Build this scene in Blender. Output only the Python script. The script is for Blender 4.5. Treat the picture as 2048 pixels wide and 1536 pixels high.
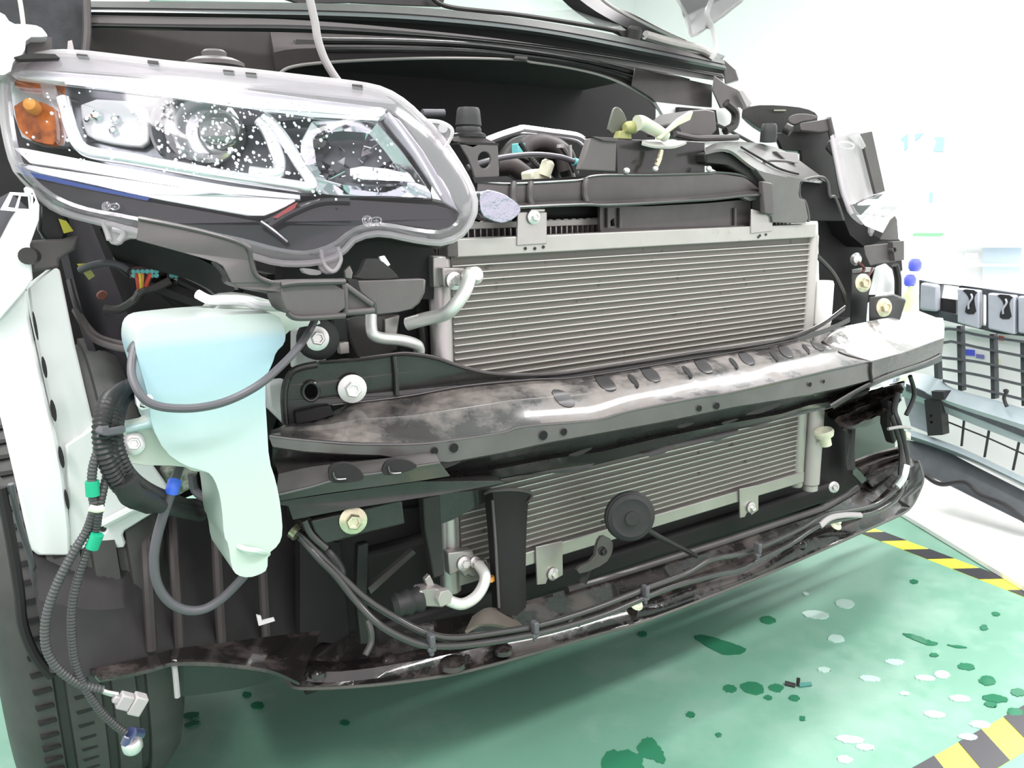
import bpy, bmesh, math, random
from mathutils import Vector as V, Matrix
from mathutils.geometry import tessellate_polygon
random.seed(7)
for o in list(bpy.data.objects): bpy.data.objects.remove(o)
SC = bpy.context.scene
COL = SC.collection
# ------------------------------------------------------------------ camera
F = 1600.0
RR = [V((0.8412984, -0.1325510, 0.5240679)), V((-0.5402917, -0.1750281, 0.8230735)), V((-0.0173726, -0.9756000, -0.2188671))]
CAM = V((-0.48452709, -0.89366884, 0.78))
cd = bpy.data.cameras.new('camera'); co = bpy.data.objects.new('camera', cd); COL.objects.link(co)
cd.sensor_width = 36; cd.lens = F/2048*36; cd.clip_start = .02; cd.clip_end = 60
co.matrix_world = Matrix(((RR[0][0], -RR[0][1], -RR[0][2], CAM.x), (RR[1][0], -RR[1][1], -RR[1][2], CAM.y), (RR[2][0], -RR[2][1], -RR[2][2], CAM.z), (0, 0, 0, 1)))
SC.camera = co
# ------------------------------------------------------------------ light
SC.view_settings.view_transform = 'Standard'; SC.view_settings.look = 'None'
SC.view_settings.gamma = 1; SC.view_settings.use_curve_mapping = False
SC.view_settings.exposure = 0.75
wd = bpy.data.worlds.new('world'); SC.world = wd; wd.use_nodes = True
wb = wd.node_tree.nodes['Background']; wb.inputs[0].default_value = (1, .955, .975, 1); wb.inputs[1].default_value = 1.05
def area(name, loc, tgt, sx, sy, power, col=(1, .955, .965)):
    l = bpy.data.lights.new(name, 'AREA'); l.shape = 'RECTANGLE'; l.size = sx; l.size_y = sy; l.energy = power; l.color = col
    o = bpy.data.objects.new(name, l); COL.objects.link(o); o.location = loc
    o.rotation_euler = (V(tgt)-V(loc)).to_track_quat('-Z', 'Y').to_euler(); return o
area('ceiling_lamp', (.8, -2.0, 3.05), (.8, -1.9, 0), 3.5, .35, 70)
area('ceiling_lamp', (-1.6, -.6, 3.05), (-1.5, -.5, 0), .35, 3.5, 75)
area('ceiling_lamp', (3.2, .4, 3.05), (3.1, .4, 0), .35, 3.5, 130)
area('ceiling_lamp', (.8, 3.4, 3.05), (.8, 3.3, 0), 3.5, .35, 110)
# ------------------------------------------------------------------ helpers: image rays to places in the workshop
def ray(px, py):
    q = V(((px-1024)/F, (py-768)/F, 1.0)); return V((RR[0].dot(q), RR[1].dot(q), RR[2].dot(q)))
def at(px, py, X=None, Y=None, Z=None):
    r = ray(px, py)
    i, v = (0, X) if X is not None else ((1, Y) if Y is not None else (2, Z))
    return CAM + r*((v-CAM[i])/r[i])
def on(px, py, p0, n):
    r = ray(px, py); return CAM + r*((V(p0)-CAM).dot(n)/r.dot(n))
def curved(px, py, fn):
    a, b = -.6, 1.5
    for _ in range(40):
        m = (a+b)/2; p = at(px, py, Y=m)
        if m < fn(p.x): a = m
        else: b = m
    return at(px, py, Y=(a+b)/2)
def T(l, Y=None, X=None, Z=None):
    out = []
    for q in l:
        if len(q) == 3: out.append(at(q[0], q[1], Y=q[2]))
        else: out.append(at(q[0], q[1], Y=Y, X=X, Z=Z))
    return out
def rnd(l, k=2, closed=True):
    for _ in range(k):
        o = []; n = len(l)
        for i in range(n if closed else n-1):
            a, b = V(l[i]), V(l[(i+1) % n]); o += [a*.75+b*.25, a*.25+b*.75]
        if not closed: o = [V(l[0])]+o+[V(l[-1])]
        l = o
    return [tuple(p) for p in l]
def spl(pts, n=8, closed=False):
    pts = [V(p) for p in pts]; out = []; N = len(pts)
    for i in range(N if closed else N-1):
        if closed: p0, p1, p2, p3 = pts[i-1], pts[i], pts[(i+1) % N], pts[(i+2) % N]
        else: p0, p1, p2, p3 = pts[max(i-1, 0)], pts[i], pts[i+1], pts[min(i+2, N-1)]
        for k in range(n):
            t = k/n
            out.append(.5*((2*p1)+(-p0+p2)*t+(2*p0-5*p1+4*p2-p3)*t*t+(-p0+3*p1-3*p2+p3)*t**3))
    if not closed: out.append(pts[-1])
    return out
def resamp(pts, n):
    pts = [V(p) for p in pts]; L = [0]
    for a, b in zip(pts, pts[1:]): L.append(L[-1]+(b-a).length)
    out = []; j = 0
    for i in range(n):
        s = L[-1]*i/(n-1)
        while j < len(pts)-2 and L[j+1] < s: j += 1
        d = L[j+1]-L[j]; out.append(pts[j].lerp(pts[j+1], (s-L[j])/d if d > 1e-9 else 0))
    return out
def resamp2(l, n): return [(p.x, p.y) for p in resamp([(x, y, 0) for x, y in l], n)]
# ------------------------------------------------------------------ geometry builders, each returns (verts, faces)
def newell(p):
    n = V((0, 0, 0))
    for i in range(len(p)):
        a, b = p[i], p[(i+1) % len(p)]
        n += V(((a.y-b.y)*(a.z+b.z), (a.z-b.z)*(a.x+b.x), (a.x-b.x)*(a.y+b.y)))
    return n.normalized()
def plate(pts, t, holes=(), d=None):
    """solid slab whose front outline is pts; t metres thick away from the viewer (or along d)"""
    pts = [V(p) for p in pts]; n = newell(pts)
    if n.dot(CAM-pts[0]) < 0: pts = pts[::-1]; n = -n
    if d == 'v': d = pts[0]-CAM; d.z = 0
    off = (V(d).normalized() if d else -n)*t
    loops = [pts]+[[V(q) for q in h] for h in holes]
    flat = [p for l in loops for p in l]; m = len(flat)
    v = flat+[p+off for p in flat]; f = []
    for a, b, c in tessellate_polygon(loops):
        if (flat[b]-flat[a]).cross(flat[c]-flat[a]).dot(n) < 0: a, b, c = c, b, a
        f += [(a, b, c), (c+m, b+m, a+m)]
    s = 0
    for li, l in enumerate(loops):
        k = len(l); h = li > 0
        flip = h and newell(l).dot(n) > 0
        for i in range(k):
            a, b = s+i, s+(i+1) % k
            f.append((a, a+m, b+m, b) if not flip else (b, b+m, a+m, a))
        s += k
    return v, f
def frame_at(pts):
    n = len(pts); fr = []
    tg = [(pts[min(i+1, n-1)]-pts[max(i-1, 0)]).normalized() for i in range(n)]
    u = tg[0].orthogonal().normalized()
    for i in range(n):
        u = (u-tg[i]*u.dot(tg[i])).normalized(); fr.append((u, tg[i].cross(u)))
    return fr
def tube(pts, r, seg=10, smooth=8, corr=0, flat=1.0):
    """round hose or wire through pts; corr = pitch of corrugation in metres"""
    pts = spl(pts, smooth) if smooth and len(pts) > 2 else [V(p) for p in pts]
    if corr:
        L = sum((b-a).length for a, b in zip(pts, pts[1:])); k = max(4, int(L/corr)*2); pts = resamp(pts, k)
    n = len(pts); fr = frame_at(pts); v = []; f = []
    for i, p in enumerate(pts):
        rr = r if not isinstance(r, (list, tuple)) else r[0]+(r[-1]-r[0])*i/(n-1)
        if corr: rr = rr*(1.0 if i % 2 else .84)
        for j in range(seg):
            a = 2*math.pi*j/seg; v.append(p+fr[i][0]*math.cos(a)*rr+fr[i][1]*math.sin(a)*rr*flat)
    for i in range(n-1):
        for j in range(seg):
            f.append((i*seg+j, i*seg+(j+1) % seg, (i+1)*seg+(j+1) % seg, (i+1)*seg+j))
    f.append(tuple(range(seg))[::-1]); f.append(tuple((n-1)*seg+j for j in range(seg)))
    return v, f
def lathe(o, ax, prof, seg=20, sx=1.0):
    """prof = [(radius, height along ax)]"""
    o = V(o); ax = V(ax).normalized(); u = ax.orthogonal().normalized(); w = ax.cross(u); v = []; f = []
    for r, h in prof:
        for j in range(seg):
            a = 2*math.pi*j/seg; v.append(o+ax*h+(u*math.cos(a)*sx+w*math.sin(a))*r)
    for i in range(len(prof)-1):
        for j in range(seg):
            f.append((i*seg+j, i*seg+(j+1) % seg, (i+1)*seg+(j+1) % seg, (i+1)*seg+j))
    f.append(tuple(range(seg))[::-1]); f.append(tuple((len(prof)-1)*seg+j for j in range(seg)))
    return v, f
def rod(a, b, r, r2=None, seg=16):
    a, b = V(a), V(b); return lathe(a, b-a, [(r, 0), (r if r2 is None else r2, (b-a).length)], seg)
def box(c, s, ax=None):
    c = V(c); X, Y, Z = ax or (V((1, 0, 0)), V((0, 1, 0)), V((0, 0, 1)))
    v = [c+X*s[0]*i/2+Y*s[1]*j/2+Z*s[2]*k/2 for i in (-1, 1) for j in (-1, 1) for k in (-1, 1)]
    return v, [(0, 1, 3, 2), (4, 6, 7, 5), (0, 4, 5, 1), (2, 3, 7, 6), (0, 2, 6, 4), (1, 5, 7, 3)]
def bx(x0, x1, y0, y1, z0, z1): return box(((x0+x1)/2, (y0+y1)/2, (z0+z1)/2), (x1-x0, y1-y0, z1-z0))
def loft(rails, t=.002, n=24, smooth=True, close=False):
    """sheet through rails (each a polyline), given thickness t behind it"""
    R = [resamp(spl(r, 6) if smooth and len(r) > 2 else [V(q) for q in r], n) for r in rails]
    m = len(R); v = [p for r in R for p in r]; f = []
    for i in range(m-1):
        for j in range(n-1): f.append((i*n+j, i*n+j+1, (i+1)*n+j+1, (i+1)*n+j))
    nn = [V((0, 0, 0)) for _ in v]
    for q in f:
        c = (v[q[2]]-v[q[0]]).cross(v[q[3]]-v[q[1]])
        for k in q: nn[k] += c
    cen = v[len(v)//2]; sg = 1 if sum(((k.normalized()).dot(CAM-p) for k, p in zip(nn, v) if k.length > 0)) > 0 else -1
    if sg < 0: f = [q[::-1] for q in f]
    N = len(v); v2 = [p-(k.normalized()*sg if k.length > 1e-12 else V((0, 1, 0)))*t for p, k in zip(v, nn)]
    g = [tuple(k+N for k in q[::-1]) for q in f]
    bd = [(i, i+1) for i in range(n-1)]+[((i+1)*n-1, (i+2)*n-1) for i in range(m-1)]+[((m-1)*n+i+1, (m-1)*n+i) for i in range(n-1)][::-1]+[((i+1)*n, i*n) for i in range(m-1)][::-1]
    s = [(b, a, a+N, b+N) if sg > 0 else (a, b, b+N, a+N) for a, b in bd]
    return v+v2, f+g+s
def oval(px, py, rx, ry, rot=0, n=14):
    c, s = math.cos(rot), math.sin(rot)
    return [(px+rx*math.cos(a)*c-ry*math.sin(a)*s, py+rx*math.cos(a)*s+ry*math.sin(a)*c) for a in [2*math.pi*i/n for i in range(n)]]
def surf(o, px, py, lift=0.0):
    """the place on mesh object o that lies on this line of sight, lifted off its surface"""
    from mathutils.bvhtree import BVHTree
    if o.name not in BV: BV[o.name] = BVHTree.FromPolygons([v.co+ORG[o.name] for v in o.data.vertices], [tuple(p.vertices) for p in o.data.polygons])
    r = ray(px, py).normalized(); h = BV[o.name].ray_cast(CAM, r)
    if h[0] is None: return None
    n = h[1] if h[1].dot(r) < 0 else -h[1]
    return h[0]+n*lift
BV = {}
# ------------------------------------------------------------------ objects
ORG = {}
def obj(name, geoms, mt, parent=None, bevel=0, ang=35, seg=2, sub=0, org=None):
    if isinstance(geoms, tuple): geoms = [geoms]
    vs, fs = [], []
    for v, f in geoms:
        k = len(vs); vs += [V(p) for p in v]; fs += [tuple(i+k for i in q) for q in f]
    if parent: o0 = ORG[parent.name]
    elif org: o0 = V(org)
    else:
        o0 = V((sum(p.x for p in vs)/len(vs), sum(p.y for p in vs)/len(vs), min(p.z for p in vs)))
    me = bpy.data.meshes.new(name); me.from_pydata([p-o0 for p in vs], [], fs); me.validate(); me.update()
    me.polygons.foreach_set('use_smooth', [True]*len(me.polygons)); me.set_sharp_from_angle(angle=math.radians(ang))
    me.materials.append(mt)
    o = bpy.data.objects.new(name, me); COL.objects.link(o); ORG[o.name] = o0
    if parent: o.parent = parent
    else: o.location = o0
    if bevel:
        b = o.modifiers.new('bevel', 'BEVEL'); b.width = bevel; b.segments = seg; b.limit_method = 'ANGLE'; b.angle_limit = math.radians(40)
    if sub:
        s = o.modifiers.new('sub', 'SUBSURF'); s.levels = sub; s.render_levels = sub
    return o
def tag(o, label, cat, group=None):
    o['label'] = label; o['category'] = cat
    if group: o['group'] = group
    return o
def thing(name, label, cat, loc, group=None):
    o = bpy.data.objects.new(name, None); COL.objects.link(o); o.location = V(loc); o.empty_display_size = .02
    ORG[o.name] = V(loc); return tag(o, label, cat, group)
def struct(name, g, mt, **k):
    o = obj(name, g, mt, **k); o['kind'] = 'structure'; return o
def hexbolt(c, n, r, h=None):
    """washer flange and hex head"""
    n = V(n).normalized(); h = h or r*.7; c = V(c)
    a = lathe(c, n, [(r, 0), (r, r*.18), (r*.62, r*.32), (.001, r*.32)], 24)
    b = lathe(c, n, [(r*.58, r*.2), (r*.58, h), (r*.5, h+r*.08), (r*.36, h+r*.08), (r*.3, h-r*.05), (.0005, h-r*.05)], 6)
    return [a, b]
def aim(p): return (CAM-V(p)).normalized()
# ------------------------------------------------------------------ materials
def srgb(c): return tuple((x/12.92 if x <= .04045 else ((x+.055)/1.055)**2.4) for x in c)
def mat(name, c, rough=.5, metal=0, dirt=None, bump=0, bscale=60, coat=0, spec=.5, var=0, vscale=20, trans=0, ior=1.45, sss=0):
    m = bpy.data.materials.new(name); m.use_nodes = True; nt = m.node_tree; b = nt.nodes['Principled BSDF']; L = nt.links
    c = (*c, 1) if len(c) == 3 else c
    b.inputs['Base Color'].default_value = c; b.inputs['Roughness'].default_value = rough; b.inputs['Metallic'].default_value = metal
    b.inputs['Specular IOR Level'].default_value = spec; b.inputs['Coat Weight'].default_value = coat; b.inputs['Coat Roughness'].default_value = .08
    b.inputs['Transmission Weight'].default_value = trans; b.inputs['IOR'].default_value = ior
    if sss: b.inputs['Subsurface Weight'].default_value = sss; b.inputs['Subsurface Radius'].default_value = (.03, .04, .04); b.inputs['Subsurface Scale'].default_value = .5
    tc = nt.nodes.new('ShaderNodeTexCoord')
    def noise(s, d=5, r=.6):
        n = nt.nodes.new('ShaderNodeTexNoise'); n.inputs['Scale'].default_value = s; n.inputs['Detail'].default_value = d; n.inputs['Roughness'].default_value = r
        L.new(tc.outputs['Object'], n.inputs['Vector']); return n
    col = None
    if var:
        n = noise(vscale); r = nt.nodes.new('ShaderNodeValToRGB'); r.color_ramp.elements[0].position = .3; r.color_ramp.elements[1].position = .7
        r.color_ramp.elements[0].color = tuple(x*(1-var) for x in c[:3])+(1,); r.color_ramp.elements[1].color = tuple(min(1, x*(1+var)) for x in c[:3])+(1,)
        L.new(n.outputs[0], r.inputs[0]); col = r.outputs[0]
        r2 = nt.nodes.new('ShaderNodeMapRange'); r2.inputs[3].default_value = max(.02, rough*(1-var*.6)); r2.inputs[4].default_value = min(1, rough*(1+var*.6))
        L.new(n.outputs[0], r2.inputs[0]); L.new(r2.outputs[0], b.inputs['Roughness'])
    if dirt:
        dc, sc, lo, hi = dirt
        n = noise(sc, 8, .7); r = nt.nodes.new('ShaderNodeValToRGB'); r.color_ramp.elements[0].position = lo; r.color_ramp.elements[1].position = hi
        L.new(n.outputs[0], r.inputs[0]); mx = nt.nodes.new('ShaderNodeMix'); mx.data_type = 'RGBA'
        L.new(r.outputs[0], mx.inputs['Factor'])
        if col: L.new(col, mx.inputs['A'])
        else: mx.inputs['A'].default_value = c
        mx.inputs['B'].default_value = (*dc, 1); col = mx.outputs['Result']
        rr = nt.nodes.new('ShaderNodeMapRange'); rr.inputs[3].default_value = rough; rr.inputs[4].default_value = .8
        L.new(r.outputs[0], rr.inputs[0]); L.new(rr.outputs[0], b.inputs['Roughness'])
    if col: L.new(col, b.inputs['Base Color'])
    if bump:
        n = noise(bscale, 4); bp = nt.nodes.new('ShaderNodeBump'); bp.inputs['Strength'].default_value = bump; bp.inputs['Distance'].default_value = .002
        L.new(n.outputs[0], bp.inputs['Height']); L.new(bp.outputs[0], b.inputs['Normal'])
    return m
def clear(name, c=(1, 1, 1), rough=.03, glossy=.12, tint_mix=0, dc=(1, 1, 1)):
    """thin clear plastic: lets light through, fresnel reflection, optional milky part"""
    m = bpy.data.materials.new(name); m.use_nodes = True; nt = m.node_tree; L = nt.links
    for n in list(nt.nodes): nt.nodes.remove(n)
    out = nt.nodes.new('ShaderNodeOutputMaterial'); tr = nt.nodes.new('ShaderNodeBsdfTransparent'); tr.inputs[0].default_value = (*c, 1)
    gl = nt.nodes.new('ShaderNodeBsdfGlossy'); gl.inputs['Roughness'].default_value = rough
    fr = nt.nodes.new('ShaderNodeLayerWeight'); fr.inputs[0].default_value = .5
    pw = nt.nodes.new('ShaderNodeMath'); pw.operation = 'POWER'; pw.inputs[1].default_value = 4; L.new(fr.outputs['Facing'], pw.inputs[0])
    ad = nt.nodes.new('ShaderNodeMath'); ad.operation = 'MULTIPLY_ADD'; ad.inputs[1].default_value = .5; ad.inputs[2].default_value = glossy*.5; ad.use_clamp = True
    L.new(pw.outputs[0], ad.inputs[0]); mx = nt.nodes.new('ShaderNodeMixShader'); L.new(ad.outputs[0], mx.inputs[0])
    last = tr.outputs[0]
    if tint_mix:
        df = nt.nodes.new('ShaderNodeBsdfDiffuse'); df.inputs[0].default_value = (*dc, 1); tl = nt.nodes.new('ShaderNodeBsdfTranslucent'); tl.inputs[0].default_value = (*dc, 1)
        a = nt.nodes.new('ShaderNodeMixShader'); a.inputs[0].default_value = .5; L.new(df.outputs[0], a.inputs[1]); L.new(tl.outputs[0], a.inputs[2])
        b = nt.nodes.new('ShaderNodeMixShader'); b.inputs[0].default_value = tint_mix; L.new(tr.outputs[0], b.inputs[1]); L.new(a.outputs[0], b.inputs[2]); last = b.outputs[0]
    L.new(last, mx.inputs[1]); L.new(gl.outputs[0], mx.inputs[2]); L.new(mx.outputs[0], out.inputs[0])
    return m
M = {}
M['wall'] = mat('white_wall', (.9, .9, .9), .7)
M['ceil'] = mat('ceiling_white', (.85, .86, .87), .8)
M['black'] = mat('black_paint', (.024, .022, .022), .28, 0, coat=.4, var=.3, vscale=30)
M['dusty'] = mat('dusty_black_paint', (.034, .031, .031), .26, 0, dirt=((.19, .165, .15), 10, .44, .66), coat=.5, bump=.15, bscale=25)
M['ecoat'] = mat('grey_primer_steel', (.085, .077, .077), .38, .35, var=.25, vscale=8, coat=.2)
M['ecoatd'] = mat('dark_steel', (.02, .019, .02), .4, .2, var=.4, vscale=12)
M['plas'] = mat('charcoal_plastic', (.10, .09, .09), .55, var=.1, bump=.1, bscale=300)
M['plasd'] = mat('black_plastic', (.022, .02, .02), .5, bump=.1, bscale=200, var=.3)
M['cavity'] = mat('cavity_black', (.014, .012, .013), .7, var=.4, vscale=6)  # near black that puts recess and bay shade into the colour; black parts too
M['brown'] = mat('dusty_brown_plastic', (.055, .045, .046), .6, var=.3, vscale=5, bump=.1)
M['rubber'] = mat('rubber', (.025, .025, .026), .55, var=.2)
M['hose'] = mat('grey_rubber_hose', (.09, .088, .098), .4)
M['loom'] = mat('black_corrugated_conduit', (.02, .02, .021), .42)
M['alu'] = mat('aluminium', (.46, .43, .42), .38, .75, var=.1, vscale=14)
M['aluw'] = mat('pale_aluminium', (.46, .44, .42), .45, .45, var=.08, vscale=12, dirt=((.3, .27, .25), 30, .6, .85))
M['pipe'] = mat('bare_aluminium_pipe', (.8, .79, .76), .38, .45)
M['hole'] = mat('dark_hole', (.004, .004, .004), .8)
M['bead'] = mat('edge_highlight', (.13, .125, .125), .22, .8)  # lighter metal for thin beads that draw edge highlights on black steel
M['chrome'] = mat('chrome', (.86, .87, .9), .08, 1)
M['chromes'] = mat('satin_chrome', (.88, .88, .9), .22, .85)
M['white'] = mat('white_body_paint', (.82, .83, .83), .3, coat=.5)
M['whitei'] = mat('white_inner_paint', (.72, .74, .73), .45, var=.05, vscale=4)
M['tank'] = mat('milky_tank_plastic', (.78, .88, .82), .32, sss=.35, bump=.12, bscale=90)
M['fluid'] = mat('milky_tank_plastic_with_blue_fluid', (.5, .83, .88), .3, sss=.35, bump=.12, bscale=90)
M['zinc'] = mat('zinc_yellow_plating', (.66, .6, .44), .28, .8, var=.3, vscale=60)
M['zincw'] = mat('zinc_plating', (.7, .68, .67), .3, .7, var=.1, vscale=60)
M['amber'] = mat('amber_plastic', (.72, .16, .015), .12, trans=.4, var=.7, vscale=60, coat=.6)
M['yellow'] = mat('yellow_label', (.8, .75, .1), .6)
M['green'] = mat('green_tape', (.01, .36, .2), .4)
M['blue'] = mat('blue_tape', (.06, .16, .75), .4)
M['cream'] = mat('cream_plastic', (.75, .75, .58), .5)
M['teal'] = mat('teal_plastic', (.15, .5, .5), .5)
M['red'] = mat('red_plastic', (.6, .07, .04), .5)
M['orange'] = mat('orange_plastic', (.7, .3, .05), .5)
M['grey'] = mat('light_grey_plastic', (.36, .34, .34), .5)
M['grease'] = mat('silver_blue_seal', (.22, .26, .32), .22, .7)
M['clearp'] = clear('clear_plastic', (.94, .94, .95), .06, .03)
M['rim'] = clear('clear_rim_plastic', (.9, .88, .9), .12, .15, .14, (.8, .77, .8))
M['haze'] = clear('frosted_clear_plastic', (.9, .9, .9), .2, .1, .45, (.8, .78, .79))
M['drop'] = clear('water_drop', (.97, .98, 1), .01, .25)
# ================================================================== the workshop
fm = mat('green_epoxy_floor', (.155, .325, .24), .3, var=.1, vscale=2.2, dirt=((.27, .41, .34), 3.5, .5, .8), bump=.04, bscale=12, coat=.25)
struct('floor', bx(-5, 5.6, -5, 6.1, -.1, 0), fm)
struct('wall_right', bx(5.5, 5.6, -5, 6.1, 0, 3.3), M['wall'])
struct('wall_back', bx(-5, 5.5, 6, 6.1, 0, 3.3), M['wall'])
struct('ceiling', bx(-5, 5.6, -2.6, 6.1, 3.3, 3.4), M['ceil'])
# hazard tape on the floor: strips with slanting black blocks
def tape_line(a, b, w, label, first=0.0, pitch=.115, skip=None):
    a, b = V(a), V(b); d = (b-a).normalized(); L = (b-a).length; s = V((-d.y, d.x, 0))*w/2; z = V((0, 0, .0012))
    o = obj('floor_tape', plate([a-s+z*.6, b-s+z*.6, b+s+z*.6, a+s+z*.6], .0012, d=(0, 0, -1)), M['tapey']); tag(o, label, 'tape')
    x = first; g = []
    while x < L-pitch*.5:
        p = a+d*x; q = a+d*(x+pitch*.5); k = d*w*.55
        g.append(plate([p-s+z+z*.3, q-s+z+z*.3, q+s+k+z+z*.3, p+s+k+z+z*.3], .0008, d=(0, 0, -1))); x += pitch
    if g: obj('black_stripe', g, M['tapeb'], o)
    return o
M['tapey'] = mat('yellow_tape', (.85, .84, .06), .35, coat=.3)
M['tapeb'] = mat('black_tape', (.03, .028, .035), .4)
p = at(1722, 1057, Z=0); q = at(2048, 1182, Z=0); q2 = q+(q-p)*.9
tape_line(p-(q-p)*.4, q2, .052, 'yellow and black hazard tape running from under the car past the white board', .052)
p = at(2075, 1440, Z=0); q = at(1870, 1560, Z=0)
d_ = (q-p).normalized()
tape_line(p-d_*.5, q+d_*.6, .06, 'yellow and black hazard tape crossing the lower right corner of the floor', .02)
p = at(-60, 1352, Z=0); q = at(24, 1350, Z=0)
tape_line(p, q+(q-p)*.1, .05, 'yellow floor tape beside the tyre at the left edge', 9)
# wet spots
wet = mat('water_on_floor', (.03, .17, .09), .06, coat=.6)
wetl = mat('painted_sheen_water', (.45, .62, .56), .03, coat=1, spec=1)  # pale base colour paints the light reflected by these drops
def puddle(pix, k, n, mt=wet, h=.0016):
    random.seed(int(pix[0][0])); P = [at(x, y, Z=0) for x, y in rnd(pix, 2)]
    P = [p+V((random.uniform(-.0015, .0015), random.uniform(-.0015, .0015), h)) for p in P]
    tag(obj('water_puddle', plate(P, h, d=(0, 0, -1)), mt), *k, *n)
def spots(l, lab, grp, mt):
    for (x, y, rx, ry) in l: puddle(oval(x, y, rx, ry, .1, 10), (lab, 'puddle'), (grp,), mt)
puddle([(1385, 1272), (1410, 1270), (1440, 1280), (1470, 1290), (1497, 1300), (1485, 1310), (1450, 1312), (1425, 1300), (1400, 1285)], ('long dark puddle on the green floor in front of the under tray', 'puddle'), ())
puddle([(1800, 1266), (1830, 1270), (1856, 1282), (1880, 1287), (1862, 1294), (1838, 1284), (1815, 1276)], ('slim forked dark puddle near the hazard tape', 'puddle'), ())
puddle([(1890, 1290), (1910, 1291), (1940, 1296), (1915, 1298)], ('thin streak of water beyond the slim forked puddle', 'puddle'), ())
puddle([(1272, 1494), (1284, 1482), (1296, 1474), (1306, 1478), (1316, 1492), (1330, 1508), (1332, 1530), (1318, 1526), (1300, 1518), (1284, 1514), (1288, 1540), (1292, 1556), (1215, 1556), (1200, 1530), (1212, 1504), (1228, 1500), (1240, 1506), (1256, 1498), (1270, 1510), (1282, 1508)], ('large ragged dark puddle at the bottom edge of the floor', 'puddle'), ())
puddle([(1475, 1372), (1500, 1363), (1525, 1370), (1530, 1385), (1510, 1392), (1490, 1384)], ('biggest round blot in the cluster of drops on the floor', 'puddle'), ())
puddle([(360, 1430), (395, 1422), (400, 1436), (378, 1440)], ('curved wet mark on the floor right of the tyre', 'puddle'), ())
puddle([(368, 1448), (400, 1440), (398, 1452), (375, 1456)], ('lower of the two wet marks right of the tyre', 'puddle'), ())
spots([(1460, 1378, 14, 8), (1552, 1377, 15, 8), (1588, 1397, 11, 6), (1536, 1396, 8, 5), (1536, 1241, 17, 8), (1285, 1269, 10, 6), (1380, 1430, 9, 6), (1605, 1438, 6, 5), (494, 1390, 9, 6), (515, 1412, 13, 8), (690, 1447, 10, 6), (1828, 1164, 9, 4), (1968, 1256, 8, 6), (1992, 1229, 8, 4), (1437, 1471, 6, 4), (1868, 1311, 9, 4)],
      'small dark water drop lying by itself on the green floor', 'dark water drops on the floor', wet)
spots([(1932, 1334, 18, 7), (1974, 1362, 17, 10), (1990, 1398, 26, 8), (1982, 1410, 13, 6), (2036, 1386, 16, 8), (2030, 1425, 17, 8)],
      'dark green water drop in the group at the right edge of the floor', 'water drops at the right edge of the floor', wet)
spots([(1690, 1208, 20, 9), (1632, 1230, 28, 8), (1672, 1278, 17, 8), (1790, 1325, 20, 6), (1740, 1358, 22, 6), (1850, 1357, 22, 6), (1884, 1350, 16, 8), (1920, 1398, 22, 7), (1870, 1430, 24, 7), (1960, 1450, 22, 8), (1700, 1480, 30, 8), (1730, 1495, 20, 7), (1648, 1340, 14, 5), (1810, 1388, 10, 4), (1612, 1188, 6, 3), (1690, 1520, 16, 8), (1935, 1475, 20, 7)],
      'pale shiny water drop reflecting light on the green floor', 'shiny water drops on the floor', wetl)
t = thing('plastic_clip', 'small broken dark plastic clip lying on the floor among the drops', 'clip', at(1590, 1370, Z=0))
obj('clip_body', [tube([at(1570, 1366, Z=.003), at(1590, 1371, Z=.003)], .004, 8, 0), rod(at(1596, 1370, Z=.002), at(1596, 1370, Z=.002)+V((0, 0, .012)), .003)], M['plasd'], t)
obj('clip_pin', [tube([at(1598, 1371, Z=.003), at(1622, 1368, Z=.003)], .0035, 8, 0)], mat('dark_teal', (.05, .2, .17), .4), t)
# white board under the bumper cover
bo = [at(1752, 1003, Z=.0), at(2110, 1222, Z=.0), at(2200, 1130, Z=.0), at(1830, 925, Z=.0)]
tag(obj('foam_board', plate([p+V((0, 0, .012)) for p in bo], .011, d=(0, 0, -1)), mat('white_board', (.88, .87, .85), .6), bevel=.001), 'white board lying on the green floor under the bumper cover', 'board')
# ------------------------------------------------------------------ removed front bumper cover standing on the board at X=1.5
BX = 1.5
t = thing('bumper_cover', 'grey front bumper cover with grille standing on the white board', 'bumper', (BX, 0, .0135))
gp = mat('primer_grey_paint', (.36, .42, .45), .3, coat=.4); gb = mat('dark_bumper_plastic', (.07, .075, .085), .35, var=.2); gd = mat('black_grille_plastic', (.03, .028, .032), .45)
gw = mat('light_grey_grille_back', (.42, .43, .5), .35, coat=.3, var=.1)
def bp(x, y, d=0): return at(x, y, X=BX+d)
# upper grille bars (running along the cover) with posts
for ys in [((1862, 660), (1905, 655), (1960, 668), (2110, 690)), ((1870, 690), (1900, 680), (1960, 693), (2110, 722)), ((1880, 712), (1960, 722), (2110, 754)), ((1885, 735), (1960, 748), (2110, 782)), ((1885, 758), (1960, 775), (2110, 812))]:
    obj('grille_bar', loft([[bp(x, y, -.004) for x, y in ys], [bp(x, y+5, -.006) for x, y in ys], [bp(x, y+6, .015) for x, y in ys]], .003, 14), gb, t)
for x, a, b in [(1917, 652, 782), (1983, 668, 798), (2044, 684, 812), (1870, 690, 760)]:
    obj('grille_post', plate([bp(x-4, a, .006), bp(x+4, a, .006), bp(x+7, b, .006), bp(x-1, b, .006)], .02), gb, t)
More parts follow.
